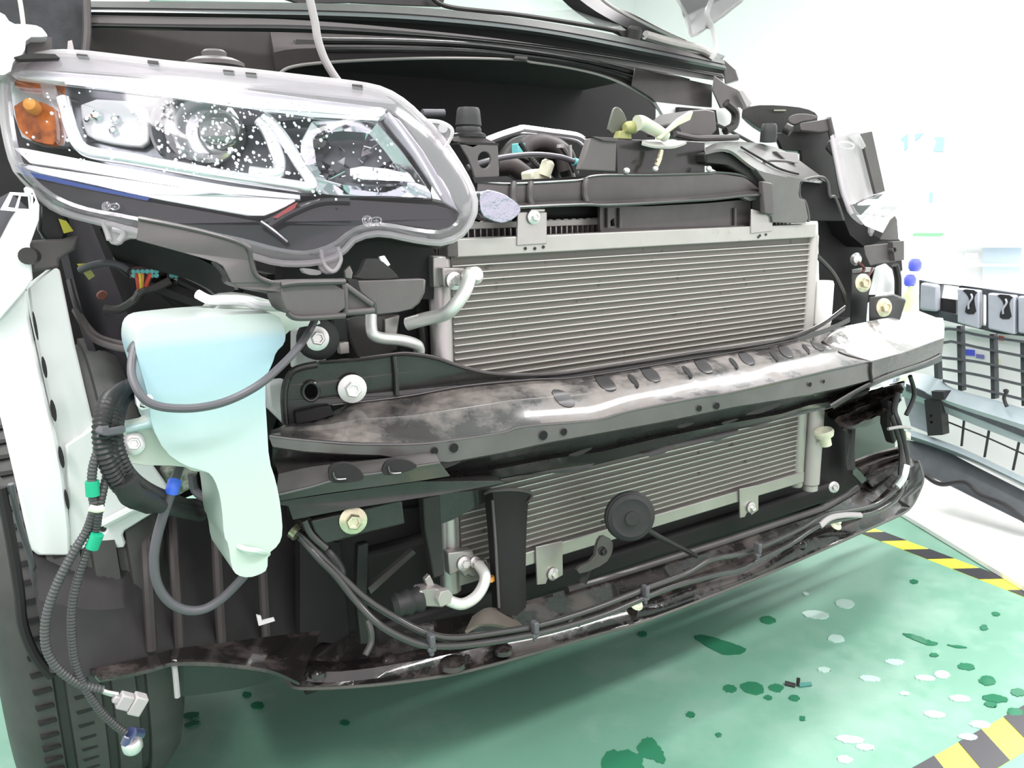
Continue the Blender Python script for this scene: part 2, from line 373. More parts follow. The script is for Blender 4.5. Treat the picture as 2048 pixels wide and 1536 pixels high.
# clip housings on top of the grille
obj('clip_rail', plate([bp(1838, 560), bp(1875, 568), bp(2060, 590), bp(2120, 600), bp(2120, 680), bp(1995, 667), bp(1885, 640), bp(1838, 622)], .012,
    [[bp(1878, 600), bp(1878, 622), bp(1918, 630), bp(1918, 572), bp(1884, 568)], [bp(1962, 588), bp(1962, 650), bp(1972, 652), bp(1972, 590)]]), gb, t, bevel=.002)
obj('clip_housing', plate([bp(1840, 565, -.02), bp(1874, 570, -.02), bp(1873, 624, -.02), bp(1838, 620, -.02)], .02), gw, t, bevel=.006)
for (x0, x1, y0, y1, w) in [(1914, 1958, 576, 652, 0), (1975, 2030, 586, 664, 1), (2035, 2110, 592, 672, 2)]:
    o = obj('clip_housing', plate([bp(x0, y0, -.02), bp(x1, y0+5, -.02), bp(x1-1, y1+6, -.02), bp(x0, y1-6, -.02)], .018), gw, t, bevel=.004)
    if w < 2:
        s = 1.0 if w else .9; cx = x0+(30 if w else 22)
        pl = [(cx-14, y0+2), (cx+22*s, y0+5), (cx+13*s, y0+18), (cx+14*s, y0+30), (cx+19*s, y0+52), (cx-6, y0+52), (cx-5, y0+38), (cx+3, y0+27), (cx-1, y0+14)]
        obj('spring_slot', plate([bp(x, y, -.022) for x, y in rnd(pl, 1)], .004), gd, o)
        obj('spring_clip', tube([bp(cx+6, y0+12, -.026), bp(cx+8, y0+20, -.028), bp(cx+1, y0+32, -.028), bp(cx+1, y0+42, -.026)], .0022, 6), gw, o)
obj('lower_air_guide', plate([bp(1880, 596, .01), bp(1912, 600, .01), bp(1912, 634, .01), bp(1880, 626, .01)], .01), gd, t)
# painted middle band
obj('painted_band', loft([[bp(x, y, d) for x, y, d in l] for l in [
    [(1800, 742, .03), (1868, 752, .01), (1905, 776, 0), (1990, 800, 0), (2120, 838, 0)],
    [(1800, 770, -.01), (1850, 785, -.03), (1905, 805, -.035), (1990, 832, -.035), (2120, 872, -.035)],
    [(1800, 792, 0), (1850, 808, -.012), (1905, 832, -.015), (1990, 866, -.015), (2120, 916, -.015)]]], .006, 20), gp, t)
obj('fixing_hook', tube([bp(2008, 782, -.05), bp(2014, 782, -.05), bp(2008, 796, -.05), bp(2014, 814, -.05)], .004, 8), gd, t)
obj('side_wing', plate([bp(1806, 786, .02), bp(1850, 800, .02), bp(1862, 868, .02), bp(1822, 852, .02)], .01), gw, t)
obj('upper_rail', loft([[bp(x, y, d) for x, y in [(1812, 768), (1870, 792), (1950, 822), (2120, 890)]] for d, k in [(-.03, 0)]]+[[bp(x, y+13, -.03) for x, y in [(1812, 768), (1870, 792), (1950, 822), (2120, 890)]]]+[[bp(x, y+17, .01) for x, y in [(1812, 768), (1870, 792), (1950, 822), (2120, 890)]]], .006, 16), gb, t)
obj('tow_bracket', [plate([bp(1848, 800, -.035), bp(1880, 788, -.035), bp(1886, 870, -.035), bp(1855, 872, -.035)], .03, [[bp(*q, -.035) for q in oval(1862, 832, 2.5, 3)], [bp(*q, -.035) for q in oval(1862, 845, 3, 3)]]), plate([bp(1862, 782, -.04), bp(1888, 784, -.04), bp(1888, 800, -.04), bp(1865, 798, -.04)], .04)], gd, t, bevel=.002)
for x0, y0, x1, y1 in [(1930, 822, 1923, 892), (1982, 838, 1969, 914), (2042, 866, 2026, 940), (2100, 890, 2084, 962)]:
    obj('lower_grille_bar', tube([bp(x0, y0), bp(x1, y1)], .003, 6, 0), gd, t)
obj('lower_grille_bar', tube([bp(1886, 840), bp(1926, 856), bp(1976, 876), bp(2034, 902), bp(2120, 940)], .0022, 6), gd, t)
obj('lower_lip', [loft([[bp(x, y, -.02) for x, y in [(1815, 858), (1870, 876), (1950, 908), (2120, 990)]], [bp(x, y+12, -.045) for x, y in [(1815, 858), (1870, 876), (1950, 908), (2120, 990)]], [bp(x, y+20, -.02) for x, y in [(1815, 858), (1870, 876), (1950, 908), (2120, 990)]]], .006, 16)], gp, t)
obj('lower_spoiler', loft([[bp(x, y, -.02) for x, y in [(1800, 878), (1870, 892), (1950, 932), (2120, 1018)]], [at(x, y, X=BX-.06) for x, y in [(1808, 915), (1870, 935), (1950, 970), (2140, 1062)]], [at(x, y, X=BX-.08) for x, y in [(1820, 935), (1880, 960), (1960, 1000), (2140, 1088)]]], .006, 16), gb, t)
obj('wiring_tail', tube([at(x, y, X=BX-.09) for x, y in [(1850, 950), (1880, 968), (1930, 965), (1960, 990), (2010, 1010), (2060, 1050)]], .006, 8), gd, t)
# clutter beyond: shelf trolley with a crate, blue caps
t = thing('storage_crate', 'translucent grey blue plastic crate on the white bench behind the bumper cover', 'crate', at(1985, 580, X=2.5))
cm = mat('grey_blue_crate', (.5, .58, .66), .4); c2 = mat('grey_crate', (.55, .56, .55), .4)
def c5(x, y, d=0): return at(x, y, X=2.5+d)
obj('crate_wall', plate([c5(1895, 484), c5(2036, 482), c5(2030, 596), c5(1905, 585)], .012), c2, t)
obj('crate_wall', plate([c5(1966, 486, -.02), c5(2044, 484, -.02), c5(2036, 596, -.02), c5(1964, 592, -.02)], .015), cm, t)
for y in (490, 528): obj('crate_rib', plate([c5(1892, y, -.05), c5(2050, y, -.05), c5(2050, y+5, -.05), c5(1892, y+5, -.05)], .03), mat('crate_rim', (.75, .77, .8), .4), t)
obj('label_card', plate([c5(1930, 507, -.055), c5(1954, 507, -.055), c5(1954, 514, -.055), c5(1930, 514, -.055)], .004), M['wall'], t)
t = thing('workbench', 'white bench the crate stands on, behind the bumper cover', 'bench', (2.6, 1.0, 0))
obj('bench_top', bx(2.3, 2.95, .3, 1.75, .395, .42), M['wall'], t, bevel=.004)
for x in (2.34, 2.9):
    for y in (.36, 1.7): obj('leg', bx(x-.02, x+.02, y-.02, y+.02, 0, .395), M['wall'], t)
t = thing('low_cabinet', 'low white cabinet with coloured stickers seen through the grille of the bumper cover', 'cabinet', (1.9, -.2, 0))
z0 = .44
obj('bench_top', bx(1.63, 2.2, -.9, .445, z0, z0+.025), M['wall'], t, bevel=.004)
obj('front_panel', bx(1.66, 1.68, -.9, .40, 0, z0), M['wall'], t)
obj('side_panel', bx(1.68, 2.18, .385, .40, 0, z0), M['wall'], t)
for n_, x, y, w_, h_, m_ in [('red_sticker', 2002, 676, 10, 9, (.8, .05, .02)), ('blue_sticker', 1936, 704, 26, 12, (.1, .12, .7)), ('yellow_sticker', 1990, 722, 14, 12, (.8, .7, .2)), ('blue_sticker', 1960, 712, 16, 8, (.2, .2, .5))]:
    obj(n_, plate([at(x-w_/2, y-h_/2, X=1.657), at(x+w_/2, y-h_/2+2, X=1.657), at(x+w_/2, y+h_/2+2, X=1.657), at(x-w_/2, y+h_/2, X=1.657)], .002), mat(n_, m_, .5), t)
bl = mat('violet_blue_plastic', (.12, .14, .75), .4)
def blob(n, x, y, r, lab, m): q = at(x, y, X=1.69); tag(obj(n, lathe(q, (0, 0, 1), [(r*.7, -r), (r, -r*.5), (r, r*.4), (r*.6, r), (.001, r*1.1)], 16), m), lab, 'cap')
blob('spray_cap', 1830, 530, .017, 'upper violet blue cap beside the right end of the car front', bl)
blob('spray_cap', 1820, 561, .016, 'lower violet blue cap beside the right end of the car front', bl)
tag(obj('cleaning_bottle', lathe(at(1822, 600, X=1.69), (0, 0, 1), [(.02, -.04), (.024, -.03), (.024, .01), (.014, .025), (.01, .04), (.001, .04)], 16), mat('pale_green_bottle', (.6, .75, .4), .3)), 'pale green bottle between the car front and the bumper cover', 'bottle')
# marks on the far wall
wb2 = mat('wall_sign_blue', (.40, .55, .85), .6)
for pl, lab in [([(1803, 276), (1815, 268), (1815, 295), (1808, 302), (1808, 283), (1800, 280)], 'pale blue hooked mark on the white wall, leftmost'), ([(1830, 268), (1846, 266), (1838, 276), (1830, 282)], 'small violet wedge mark on the white wall'),
                ([(1868, 274), (1888, 274), (1886, 303), (1866, 303), (1868, 294), (1873, 285)], 'blue square mark on the white wall, rightmost'), ([(1858, 385), (1865, 385), (1864, 405), (1858, 405)], 'small upright blue mark low on the white wall')]:
    tag(obj('wall_sign', plate([at(x, y, X=5.49) for x, y in pl], .008), wb2), lab, 'sign')
tag(obj('bench_edge_strip', plate([at(x, y, X=4.2) for x, y in [(1828, 466), (1888, 466), (1880, 472), (1824, 471)]], .01), mat('light_green_strip', (.25, .8, .3), .5)), 'thin light green strip on the white cabinet far behind the bumper cover', 'strip')
tag(obj('storage_cabinet', bx(4.206, 4.7, 1.2, 2.4, 0, .62), M['wall'], bevel=.01), 'low white cabinet against the far wall behind the crate', 'cabinet')
# ================================================================== the car body
car = thing('car_body', 'white car body with its front stripped, engine bay open and wheel housing bare', 'car', (.35, .8, 0))
glass = clear('windshield_glass', (.86, .9, .88), .03, .12, .25, (.75, .8, .78))
# cowl: stacked mouldings that follow the foot of the windscreen
def cowl_y(x): return .56-.10*(1-((x-.33)/.7)**2)
def cw(l, dy=0): return [curved(x, y, lambda X: cowl_y(X)+dy) for x, y in l]
A = [(150, 2), (400, 4), (700, 8), (900, 20), (1100, 45), (1300, 85), (1448, 120)]
Bq = [(150, 14), (400, 17), (700, 22), (900, 34), (1100, 58), (1300, 96), (1450, 128)]
Cq = [(165, 30), (400, 33), (700, 40), (900, 52), (1100, 74), (1300, 112), (1452, 141)]
D = [(168, 58), (400, 62), (620, 66), (860, 78), (1060, 96), (1260, 124), (1448, 158)]
def strip(n, a, b, da, db, m, dm=None, t=.008):
    r = [cw(a, da)]
    if dm is not None: r.append(cw([((p[0]+q[0])/2, (p[1]+q[1])/2) for p, q in zip(a, b)], dm))
    r.append(cw(b, db)); return obj(n, loft(r, t, 40), m, car)
strip('cowl_edge_moulding', A, Bq, .02, .0, M['ecoat'])
strip('cowl_groove', Bq, [(x, y+4) for x, y in Bq], .03, .03, M['cavity'])
strip('bonnet_seal', [(x, y+3) for x, y in Bq], Cq, .0, .0, mat('rubber_seal_grey', (.05, .055, .058), .42), -.02)
strip('cowl_groove', Cq, D, .03, .04, M['cavity'])
strip('bonnet_seal_lip', [(172, 44), (400, 48), (620, 50), (860, 66), (1060, 88), (1260, 117), (1446, 150)], D, -.01, -.005, M['rubber'], -.025)
obj('cowl_flange', loft([cw([(180, 30), (330, 33), (600, 40), (900, 66), (1100, 92), (1300, 126), (1446, 148)], -.012), cw([(180, 57), (330, 59), (600, 62), (900, 80), (1100, 104), (1300, 140), (1446, 163)], -.012)], .004, 40), mat('cowl_grey', (.15, .138, .138), .45), car)
# under-cowl panels (brownish) and the thin bright flange over the cavern
lipl = [(556, 150), (580, 135), (640, 126), (760, 119), (900, 116), (1040, 119), (1062, 124), (1130, 134), (1200, 150), (1255, 172), (1300, 200), (1328, 232), (1340, 262)]
top2 = [(540, 60), (580, 62), (640, 66), (760, 72), (900, 80), (1040, 96), (1070, 99), (1130, 108), (1200, 120), (1260, 132), (1310, 142), (1350, 150), (1380, 158)]
obj('bulkhead_panel', loft([T(top2, Y=.60), T([(a[0]*.5+b[0]*.5, a[1]*.5+b[1]*.5) for a, b in zip(top2, lipl)], Y=.58), T(lipl, Y=.585)], .01, 50), M['brown'], car)
obj('bulkhead_ridge', tube(T([(640, 82), (800, 84), (960, 92), (1100, 110), (1200, 128), (1270, 146)], Y=.572), .006, 8), M['ecoatd'], car)
obj('bulkhead_ridge', tube(T([(640, 100), (800, 100), (960, 105), (1100, 120), (1200, 138), (1270, 160)], Y=.572), .005, 8), M['ecoatd'], car)
obj('bright_flange', tube(T(lipl, Y=.575), .0028, 8), M['aluw'], car)
obj('flange_clip', box(at(1040, 117, Y=.57), (.03, .012, .006)), M['plas'], car, bevel=.001)
obj('bulkhead_side_panel', plate(T([(176, 56), (560, 62), (580, 135), (540, 160), (180, 130)], Y=.60), .012), M['brown'], car)
obj('seam', plate(T([(590, 78), (640, 80), (640, 96), (590, 94)], Y=.585), .006), M['ecoat'], car, bevel=.001)
obj('bulkhead', bx(-.5, 1.16, .9, .94, .25, 1.10), M['cavity'], car)
obj('bulkhead_shelf', bx(-.4, .9, .62, .9, 1.075, 1.085), M['cavity'], car)
# right side of bay
obj('bay_side_panel', plate(T([(1270, 132), (1300, 142), (1425, 170), (1424, 215), (1312, 206), (1300, 195), (1262, 172)], Y=.56), .01, d='v'), M['ecoat'], car, bevel=.002)
obj('white_inner_wing', plate(T([(1312, 204), (1428, 217), (1480, 215), (1530, 268), (1530, 300), (1430, 320), (1345, 300), (1342, 262), (1328, 232)], Y=.50), .01), M['whitei'], car)
obj('dark_insert', plate(T([(1357, 214), (1432, 220), (1440, 275), (1360, 285)], Y=.485), .01), M['cavity'], car)
obj('hinge_gusset', plate(T([(1448, 118), (1472, 140), (1478, 160), (1450, 168), (1447, 140)], Y=.6), .02, d='v'), M['ecoat'], car, bevel=.003)
obj('wing_edge', plate(T([(1428, 150), (1452, 168), (1478, 180), (1500, 210), (1530, 262), (1520, 272), (1478, 222), (1440, 216), (1424, 180)], Y=.52), .02, d='v'), M['plas'], car, bevel=.003)
obj('wing_rail', plate(T([(1478, 182), (1486, 182), (1504, 208), (1494, 214)], Y=.50), .01), M['grey'], car)
obj('hinge_stay', tube(T([(1452, 206), (1470, 225), (1468, 250), (1450, 262)], Y=.47), .010, 8), M['plasd'], car)
obj('drain_edge', tube(T([(1395, 232), (1460, 262), (1530, 300)], Y=.47), .004, 8), M['plasd'], car)
# windscreen and pillar
obj('windshield', loft([T([(700, 6), (900, 16), (1080, 34), (1262, 68)], Y=.60), T([(560, -160), (760, -190), (900, -190), (1035, -120)], Y=1.1)], .005, 30), glass, car)
obj('windshield_pillar', loft([T([(1100, -60), (1160, 0), (1230, 44), (1330, 88), (1440, 118)], Y=.64), T([(1140, -60), (1200, 0), (1262, 26), (1340, 66), (1450, 112)], Y=.66)], .03, 20), M['ecoatd'], car)
obj('pillar_trim', tube(T([(1172, -30), (1225, 14), (1300, 52), (1400, 98)], Y=.63), .004, 8), M['alu'], car)
obj('cabin_lining', plate(T([(300, -30), (1130, -30), (1260, 60), (1050, 26), (880, 10), (300, 0)], Y=1.2), .02), mat('cabin_white_blur', (.7, .74, .72), .7), car)
obj('wiper_base_cover', plate(T([(560, -6), (890, -6), (885, 12), (820, 10), (700, 4), (600, 6)], Y=.59), .01), M['plasd'], car)
w = obj('wiper_arm', tube(T([(860, -8), (900, 14), (1040, 30), (1180, 52), (1240, 64)], Y=.575), .0045, 8), M['plasd'], car)
obj('wiper_pivot', [lathe(at(1268, 68, Y=.55), (0, -.3, 1), [(.016, -.01), (.016, .01), (.01, .016), (.001, .016)], 16), plate(T([(1236, 62), (1275, 58), (1290, 74), (1250, 78)], Y=.56), .006)], M['plasd'], car)
obj('cowl_end_cap', tube(T([(1290, 70), (1340, 84), (1400, 98), (1425, 112)], Y=.57), .010, 10), M['aluw'], car)
# far left: strut tower, hinge area
obj('left_bay_panel', plate(T([(-20, -20), (180, -20), (176, 130), (60, 130), (-20, 60)], Y=.52), .02), mat('mottled_dark_panel', (.03, .032, .036), .6, var=.6, vscale=25), car)
obj('bay_edge_post', tube(T([(172, -10), (174, 60), (170, 108)], Y=.50), .006, 8), M['ecoat'], car)
obj('bracket_upright', plate(T([(136, 82), (144, 80), (150, 108), (134, 108)], Y=.44), .006), M['alu'], car)
obj('stay_rod', tube(T([(38, -10), (43, 20), (47, 52)], Y=.3), .0025, 8), M['cream'], car)
# outer wing stub, top left
obj('wing_end', plate(T(rnd([(-30, 20), (6, 24), (22, 48), (52, 48), (80, 52), (94, 68), (95, 74), (52, 74), (50, 106), (28, 118), (20, 150), (-30, 150)], 1), Y=.06), .10), M['white'], car, bevel=.006)
obj('latch_plate', plate(T([(51, 74), (104, 74), (104, 110), (54, 110)], Y=.09), .02, [T(oval(73, 78, 7, 5), Y=.09)]), M['ecoat'], car, bevel=.002)
obj('latch_foot', plate(T([(28, 114), (60, 106), (110, 108), (120, 116), (40, 118)], Y=.05), .02), M['plasd'], car)
# --- front wing inner structure (left of picture)
def sl(x, y, Y): return (x, y, Y)
obj('wing_support', plate(T([(0, 640, .0), (50, 582, .0), (66, 558, .0), (62, 520, .0), (60, 490, .0), (78, 440, .0), (79, 410, .0), (66, 378, .0), (50, 372, .0), (54, 388, .0), (62, 392, .0), (62, 424, .0), (34, 422, .0), (22, 440, .0), (-30, 540, .0), (-30, 660, .0)]), .05), M['white'], car, bevel=.004)
obj('wing_support_frame', plate(T([(20, 384), (58, 386), (63, 426), (0, 420)], Y=.01), .006, [T([(26, 390), (38, 391), (30, 416), (16, 414)], Y=.01), T([(42, 392), (56, 393), (58, 418), (36, 417)], Y=.01)]), M['white'], car)
obj('wing_support_inner', plate(T([(-30, 410), (20, 384), (60, 420), (40, 500), (-30, 600)], Y=.06), .01), M['hose'], car)
obj('wing_rivet', rod(at(55, 512, Y=-.012), at(64, 512, Y=.02), .008), M['plasd'], car)
obj('outer_flange', plate(T([(4, 632), (54, 578), (60, 640), (72, 700), (92, 790), (112, 870), (124, 930), (134, 1000), (140, 1060), (142, 1112), (76, 1112), (62, 1100), (50, 1050), (30, 960), (2, 840), (-30, 740), (-30, 660)], Y=.03), .012), M['white'], car, bevel=.003)
slots = [(78, 735, 4.5, 26), (92, 752, 0, 0), (104, 828, 6, 24), (120, 925, 7, 26), (134, 1012, 5, 24)]
obj('inner_rail', plate(T([(56, 578), (112, 535), (120, 540), (150, 690), (186, 845), (198, 858), (205, 960), (180, 1030), (165, 1095), (142, 1112), (140, 1050), (128, 940), (110, 850), (84, 730), (64, 640)], Y=.045), .05), M['whitei'], car, bevel=.004)
for x, y, rx, ry in [(71, 652, 3, 30), (89, 735, 4.5, 22), (107, 822, 5.5, 22), (123, 915, 5, 22), (134, 1000, 4, 20)]: obj('rail_slot', plate(T(oval(x, y, rx, ry, -.18, 12), Y=.026), .004), M['cavity'], car)
obj('rail_top_bracket', plate(T([(60, 482), (128, 478), (160, 470), (150, 500), (118, 520), (120, 536), (64, 545)], Y=.05), .02), M['plas'], car, bevel=.003)
obj('crash_rail_foot', plate(T([(130, 893), (196, 850), (270, 880), (345, 985), (342, 1005), (250, 1062), (246, 1070), (252, 1085), (250, 1095), (232, 1097), (226, 1088), (205, 1092), (160, 1100), (140, 1110), (136, 1000)], Y=.035), .02, [T(oval(207, 1060, 7, 6), Y=.035)]), M['whitei'], car, bevel=.004)
obj('crash_rail_rib', tube(T([(205, 1048), (270, 1015), (330, 985)], Y=.03), .005, 8), M['whitei'], car)
obj('speckled_joint', plate(T([(322, 940), (360, 930), (400, 940), (380, 980), (345, 1000)], Y=.07), .02), mat('speckled_zinc', (.4, .42, .36), .6, var=.7, vscale=150), car, bevel=.004)
# wheel housing inner skin and liner
obj('wheel_housing', plate(T([(60, 400), (120, 420), (600, 470), (700, 640), (640, 900), (330, 1010), (150, 900), (110, 560)], Y=.36), .02), M['cavity'], car)
obj('housing_fold', loft([T([(120, 440), (170, 640), (230, 800), (260, 900)], Y=.25), T([(180, 440), (260, 640), (300, 760), (320, 900)], Y=.33)], .01, 20), mat('dark_housing_paint', (.028, .025, .03), .5, var=.4, vscale=10), car)
obj('housing_arch', tube(T([(300, 540), (370, 600), (430, 640), (470, 670)], Y=.2), .016, 10), M['plasd'], car)
obj('front_longitudinal', plate(T([(540, 590), (640, 600), (700, 640), (690, 760), (600, 770), (560, 820), (530, 900), (530, 640)], Y=.09), .12), M['cavity'], car)
obj('chassis_leg_end', plate(T([(590, 660), (618, 655), (640, 660), (660, 700), (650, 730), (590, 740)], Y=.04), .02), M['whitei'], car, bevel=.004)
obj('chassis_leg_lower', plate(T([(535, 765), (575, 760), (580, 860), (540, 820)], Y=.04), .02), M['whitei'], car, bevel=.004)
for x, y, r in [(632, 678, .019), (1722, 566, .015), (1765, 614, .015)]:
    pass
obj('mount_bush', lathe(at(633, 678, Y=.0), (0, -1, .1), [(.024, 0), (.024, .01), (.018, .014), (.001, .014)], 24), M['rubber'], car)
obj('mount_bolt', hexbolt(at(633, 677, Y=-.012), (-.1, -1, .15), .014), M['zincw'], car)
# right end of the car front: dark pillar, white body patch, brackets
obj('right_pillar', plate(T([(1636, 440), (1700, 440), (1800, 480), (1805, 540), (1700, 640), (1710, 700), (1640, 680)], Y=.10), .05, d='v'), M['cavity'], car)
obj('right_wing_patch', plate(T([(1735, 590), (1750, 535), (1770, 528), (1792, 548), (1792, 578), (1786, 590)], Y=.07), .03, d='v'), M['white'], car, bevel=.003)
obj('right_wing_shade', plate(T([(1722, 540), (1750, 535), (1735, 560), (1724, 560)], Y=.06), .02), M['whitei'], car)
obj('right_pillar_edge', tube(T([(1790, 530), (1796, 560), (1795, 600), (1790, 625)], Y=.05), .007, 8), M['plasd'], car)
obj('right_bracket', plate(T([(1727, 493), (1785, 486), (1790, 500), (1792, 524), (1760, 528), (1740, 532), (1730, 510)], Y=.02), .03, d='v'), M['plas'], car, bevel=.002)
obj('right_bracket_wing', plate(T([(1785, 484), (1808, 482), (1808, 520), (1790, 522)], Y=.01), .01, [T(oval(1789, 500, 4, 5), Y=.01)]), M['plas'], car)
obj('right_lamp_stay', plate(T([(1758, 480), (1780, 440), (1790, 431), (1794, 440), (1797, 480), (1780, 482)], Y=.03), .03, d='v'), M['plas'], car, bevel=.002)
obj('mount_plate', plate(T([(1703, 548), (1740, 545), (1736, 600), (1732, 650), (1700, 650)], Y=.02), .02, d='v'), M['ecoatd'], car, bevel=.002)
obj('mount_plate', plate(T([(1738, 596), (1790, 590), (1812, 600), (1800, 640), (1738, 645)], Y=-.01), .02, d='v'), M['ecoatd'], car, bevel=.002)
obj('mount_bolt', hexbolt(at(1724, 566, Y=.0), (-.3, -1, .15), .017), M['zinc'], car)
obj('mount_bolt', hexbolt(at(1766, 615, Y=-.03), (-.3, -1, .15), .017), M['zinc'], car)
# black lower cross member, side plates, and sub-frame
obj('lower_cross_member', [bx(-.12, .86, .045, .10, .205, .33), bx(-.12, .86, .03, .06, .195, .23)], M['cavity'], car, bevel=.006)
obj('lower_panel', bx(-.2, 1.0, .1, .11, .12, .27), M['cavity'], car)
obj('right_side_duct', plate(T([(1640, 640), (1700, 640), (1700, 790), (1705, 830), (1706, 960), (1730, 985), (1745, 1010), (1700, 1060), (1640, 1060)], Y=.05), .04, d='v'), M['cavity'], car)
obj('corner_mass', plate(T([(1690, 800), (1740, 780), (1800, 770), (1792, 815), (1770, 826), (1712, 833), (1708, 930), (1690, 930)], Y=.02), .02, d='v'), M['cavity'], car)
obj('gap_filler_sheet', plate(T([(1696, 815), (1790, 800), (1790, 930), (1760, 975), (1690, 1010)], Y=.12), .01), mat('green_grey_sheet', (.10, .14, .115), .35), car)  # added sheet closing the gap; green floor reflection put into its colour
obj('right_duct_post', plate(T([(1690, 820), (1708, 820), (1710, 940), (1694, 940)], Y=.02), .02, d='v'), M['plasd'], car)
obj('wing_liner', loft([T([(68, 1085, .05), (180, 1095, .06), (350, 1000, .10), (480, 1010, .12), (610, 1010, .14)]), T([(78, 1200, -.02), (200, 1220, -.02), (360, 1200, .03), (480, 1200, .08), (610, 1200, .10)]), T([(100, 1345, -.03), (190, 1352, -.03), (300, 1330, -.02), (480, 1320, .03), (610, 1330, .07)])], .01, 40), mat('dusty_liner', (.035, .031, .033), .65, var=.35, vscale=9, bump=.15, bscale=40), car)
for x in (290, 345, 430, 520): obj('liner_rib', tube(T([(x, 1030, .08), (x+6, 1150, .0+(x-290)*.0003), (x+14, 1300, -.015+(x-290)*.0003)]), .006, 8), M['brown'], car)
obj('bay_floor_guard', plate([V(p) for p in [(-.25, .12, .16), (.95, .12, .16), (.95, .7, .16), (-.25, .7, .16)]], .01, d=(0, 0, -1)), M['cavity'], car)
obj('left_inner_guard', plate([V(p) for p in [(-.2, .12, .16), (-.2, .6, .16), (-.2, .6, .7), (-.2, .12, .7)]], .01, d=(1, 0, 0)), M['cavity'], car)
# engine lump
eng = thing('engine', 'dark engine with hoses seen in the bay behind the upper cross member', 'engine', (.3, .45, .17))
obj('engine_block', bx(-.02, .8, .26, .62, .17, .74), M['cavity'], eng, bevel=.03)
obj('manifold', [tube(T([(1000, 345), (1030, 300), (1060, 292), (1095, 300), (1110, 340)], Y=.27), .018, 12), tube(T([(1040, 350), (1075, 300), (1100, 290), (1130, 310), (1140, 350)], Y=.24), .016, 12)], M['plasd'], eng)
obj('coolant_hose', tube(T([(1130, 340), (1118, 300), (1085, 284), (1055, 292), (1045, 320)], Y=.22), .013, 12), M['brown'], eng)
obj('coolant_hose', tube(T([(990, 330), (1020, 330), (1050, 350), (1070, 370)], Y=.19), .014, 12), M['brown'], eng)
obj('intake_cover', lathe(at(1090, 310, Y=.3), (0, -.6, 1), [(.04, -.03), (.04, .0), (.03, .012), (.001, .014)], 20), M['plasd'], eng)
obj('engine_wire', tube(T([(1040, 285), (1065, 320), (1090, 345), (1105, 360)], Y=.17), .0045, 8, corr=.004), M['loom'], eng)
obj('wire', tube(T([(1120, 292), (1135, 315), (1148, 345)], Y=.18), .0025, 8), M['loom'], eng)
obj('sensor_plug', box(at(1037, 300, Y=.21), (.014, .02, .02)), M['teal'], eng, bevel=.002)
obj('connector_box', plate(T([(1062, 343), (1085, 336), (1104, 350), (1104, 366), (1065, 366)], Y=.13), .03), M['cream'], eng, bevel=.003)
obj('plug_cap', lathe(at(1092, 338, Y=.13), (.3, -.2, 1), [(.010, -.01), (.010, .01), (.006, .014), (.001, .014)], 14), M['cream'], eng)
obj('bay_cable', tube(T([(935, 336, .10), (965, 325, .10), (1010, 314, .11), (1070, 309, .12), (1120, 314, .12), (1152, 325, .12)]), .0042, 10), M['hose'], eng)
obj('cable_ferrule', rod(at(1148, 323, Y=.12), at(1162, 328, Y=.12), .006), M['teal'], eng)
obj('spark_tubes', [tube(T([(1148, 355), (1142, 330), (1140, 290)], Y=.2), .003, 6), rod(at(1120, 289, Y=.17), at(1120, 296, Y=.17), .006)], M['alu'], eng)
tag(obj('silver_seal_strip', [tube(T([(966, 285), (1000, 272), (1038, 260), (1048, 258), (1100, 265), (1150, 272), (1168, 282), (1174, 292)], Y=.30), .007, 10, 4), tube(T([(966, 289), (1000, 277), (1040, 266), (1100, 271), (1148, 279), (1164, 290)], Y=.30), .004, 10, 4)], M['chromes']), 'bent shiny silver blue tube arched over the engine hoses', 'tube')
# reservoir cap
t = thing('reservoir_cap', 'grey round cap with a flat grip standing above the top edge of the near headlight', 'cap', at(430, 130, Y=.25))
c = at(430, 128, Y=.25)
obj('cap_disc', lathe(c, (0, 0, 1), [(.032, -.008), (.037, -.004), (.037, .001), (.026, .006), (.016, .008), (.001, .008)], 28), M['plas'], t)
obj('cap_grip', lathe(c+V((0, 0, .006)), (0, 0, 1), [(.015, 0), (.016, .008), (.012, .011), (.001, .011)], 20), M['plas'], t)
obj('cap_neck', rod(c-V((0, 0, .3)), c, .03), M['plasd'], t)
# grey hose hanging into the bay, bonnet corner and its clear washer hose
tag(obj('washer_hose', tube(T([(612, -40), (620, 0), (630, 45), (636, 80), (650, 120), (673, 158), (700, 190)], Y=.16), .0052, 10), M['grey']), 'grey rubber hose running down behind the top edge of the near headlight', 'hose')
bonnet = thing('bonnet', 'raised grey bonnet whose far corner hangs into the top of the picture', 'bonnet', at(1400, 60, Y=.62))
bm_ = mat('bonnet_underside', (.55, .53, .55), .3, coat=.3)
bc = [at(1380, 74, Y=.66), at(1400, 66, Y=.6), at(1446, 36, Y=.52), at(1490, 0, Y=.44), at(1560, -60, Y=.32), at(1330, -140, Y=.5), at(1340, -30, Y=.7), at(1366, 35, Y=.68)]
obj('bonnet_panel', plate(bc, .012), bm_, bonnet, bevel=.003)
obj('bonnet_fold', tube([at(1350, -10, Y=.64), at(1378, 40, Y=.645), at(1384, 72, Y=.645), at(1430, 42, Y=.53), at(1485, 0, Y=.43)], .004, 8, 3), M['haze'], bonnet)
obj('rubber_stop', lathe(at(1415, 50, Y=.55), (0, -1, -.3), [(.008, 0), (.008, .01), (.001, .012)], 12), M['grey'], bonnet)
tag(obj('clear_hose', tube(T([(1432, -20, .5), (1420, 8, .5), (1414, 30, .5), (1424, 54, .51), (1430, 80, .53), (1432, 100, .54), (1422, 118, .55)]), .006, 10), M['haze']), 'clear washer hose hanging from the bonnet corner to the cowl', 'hose')
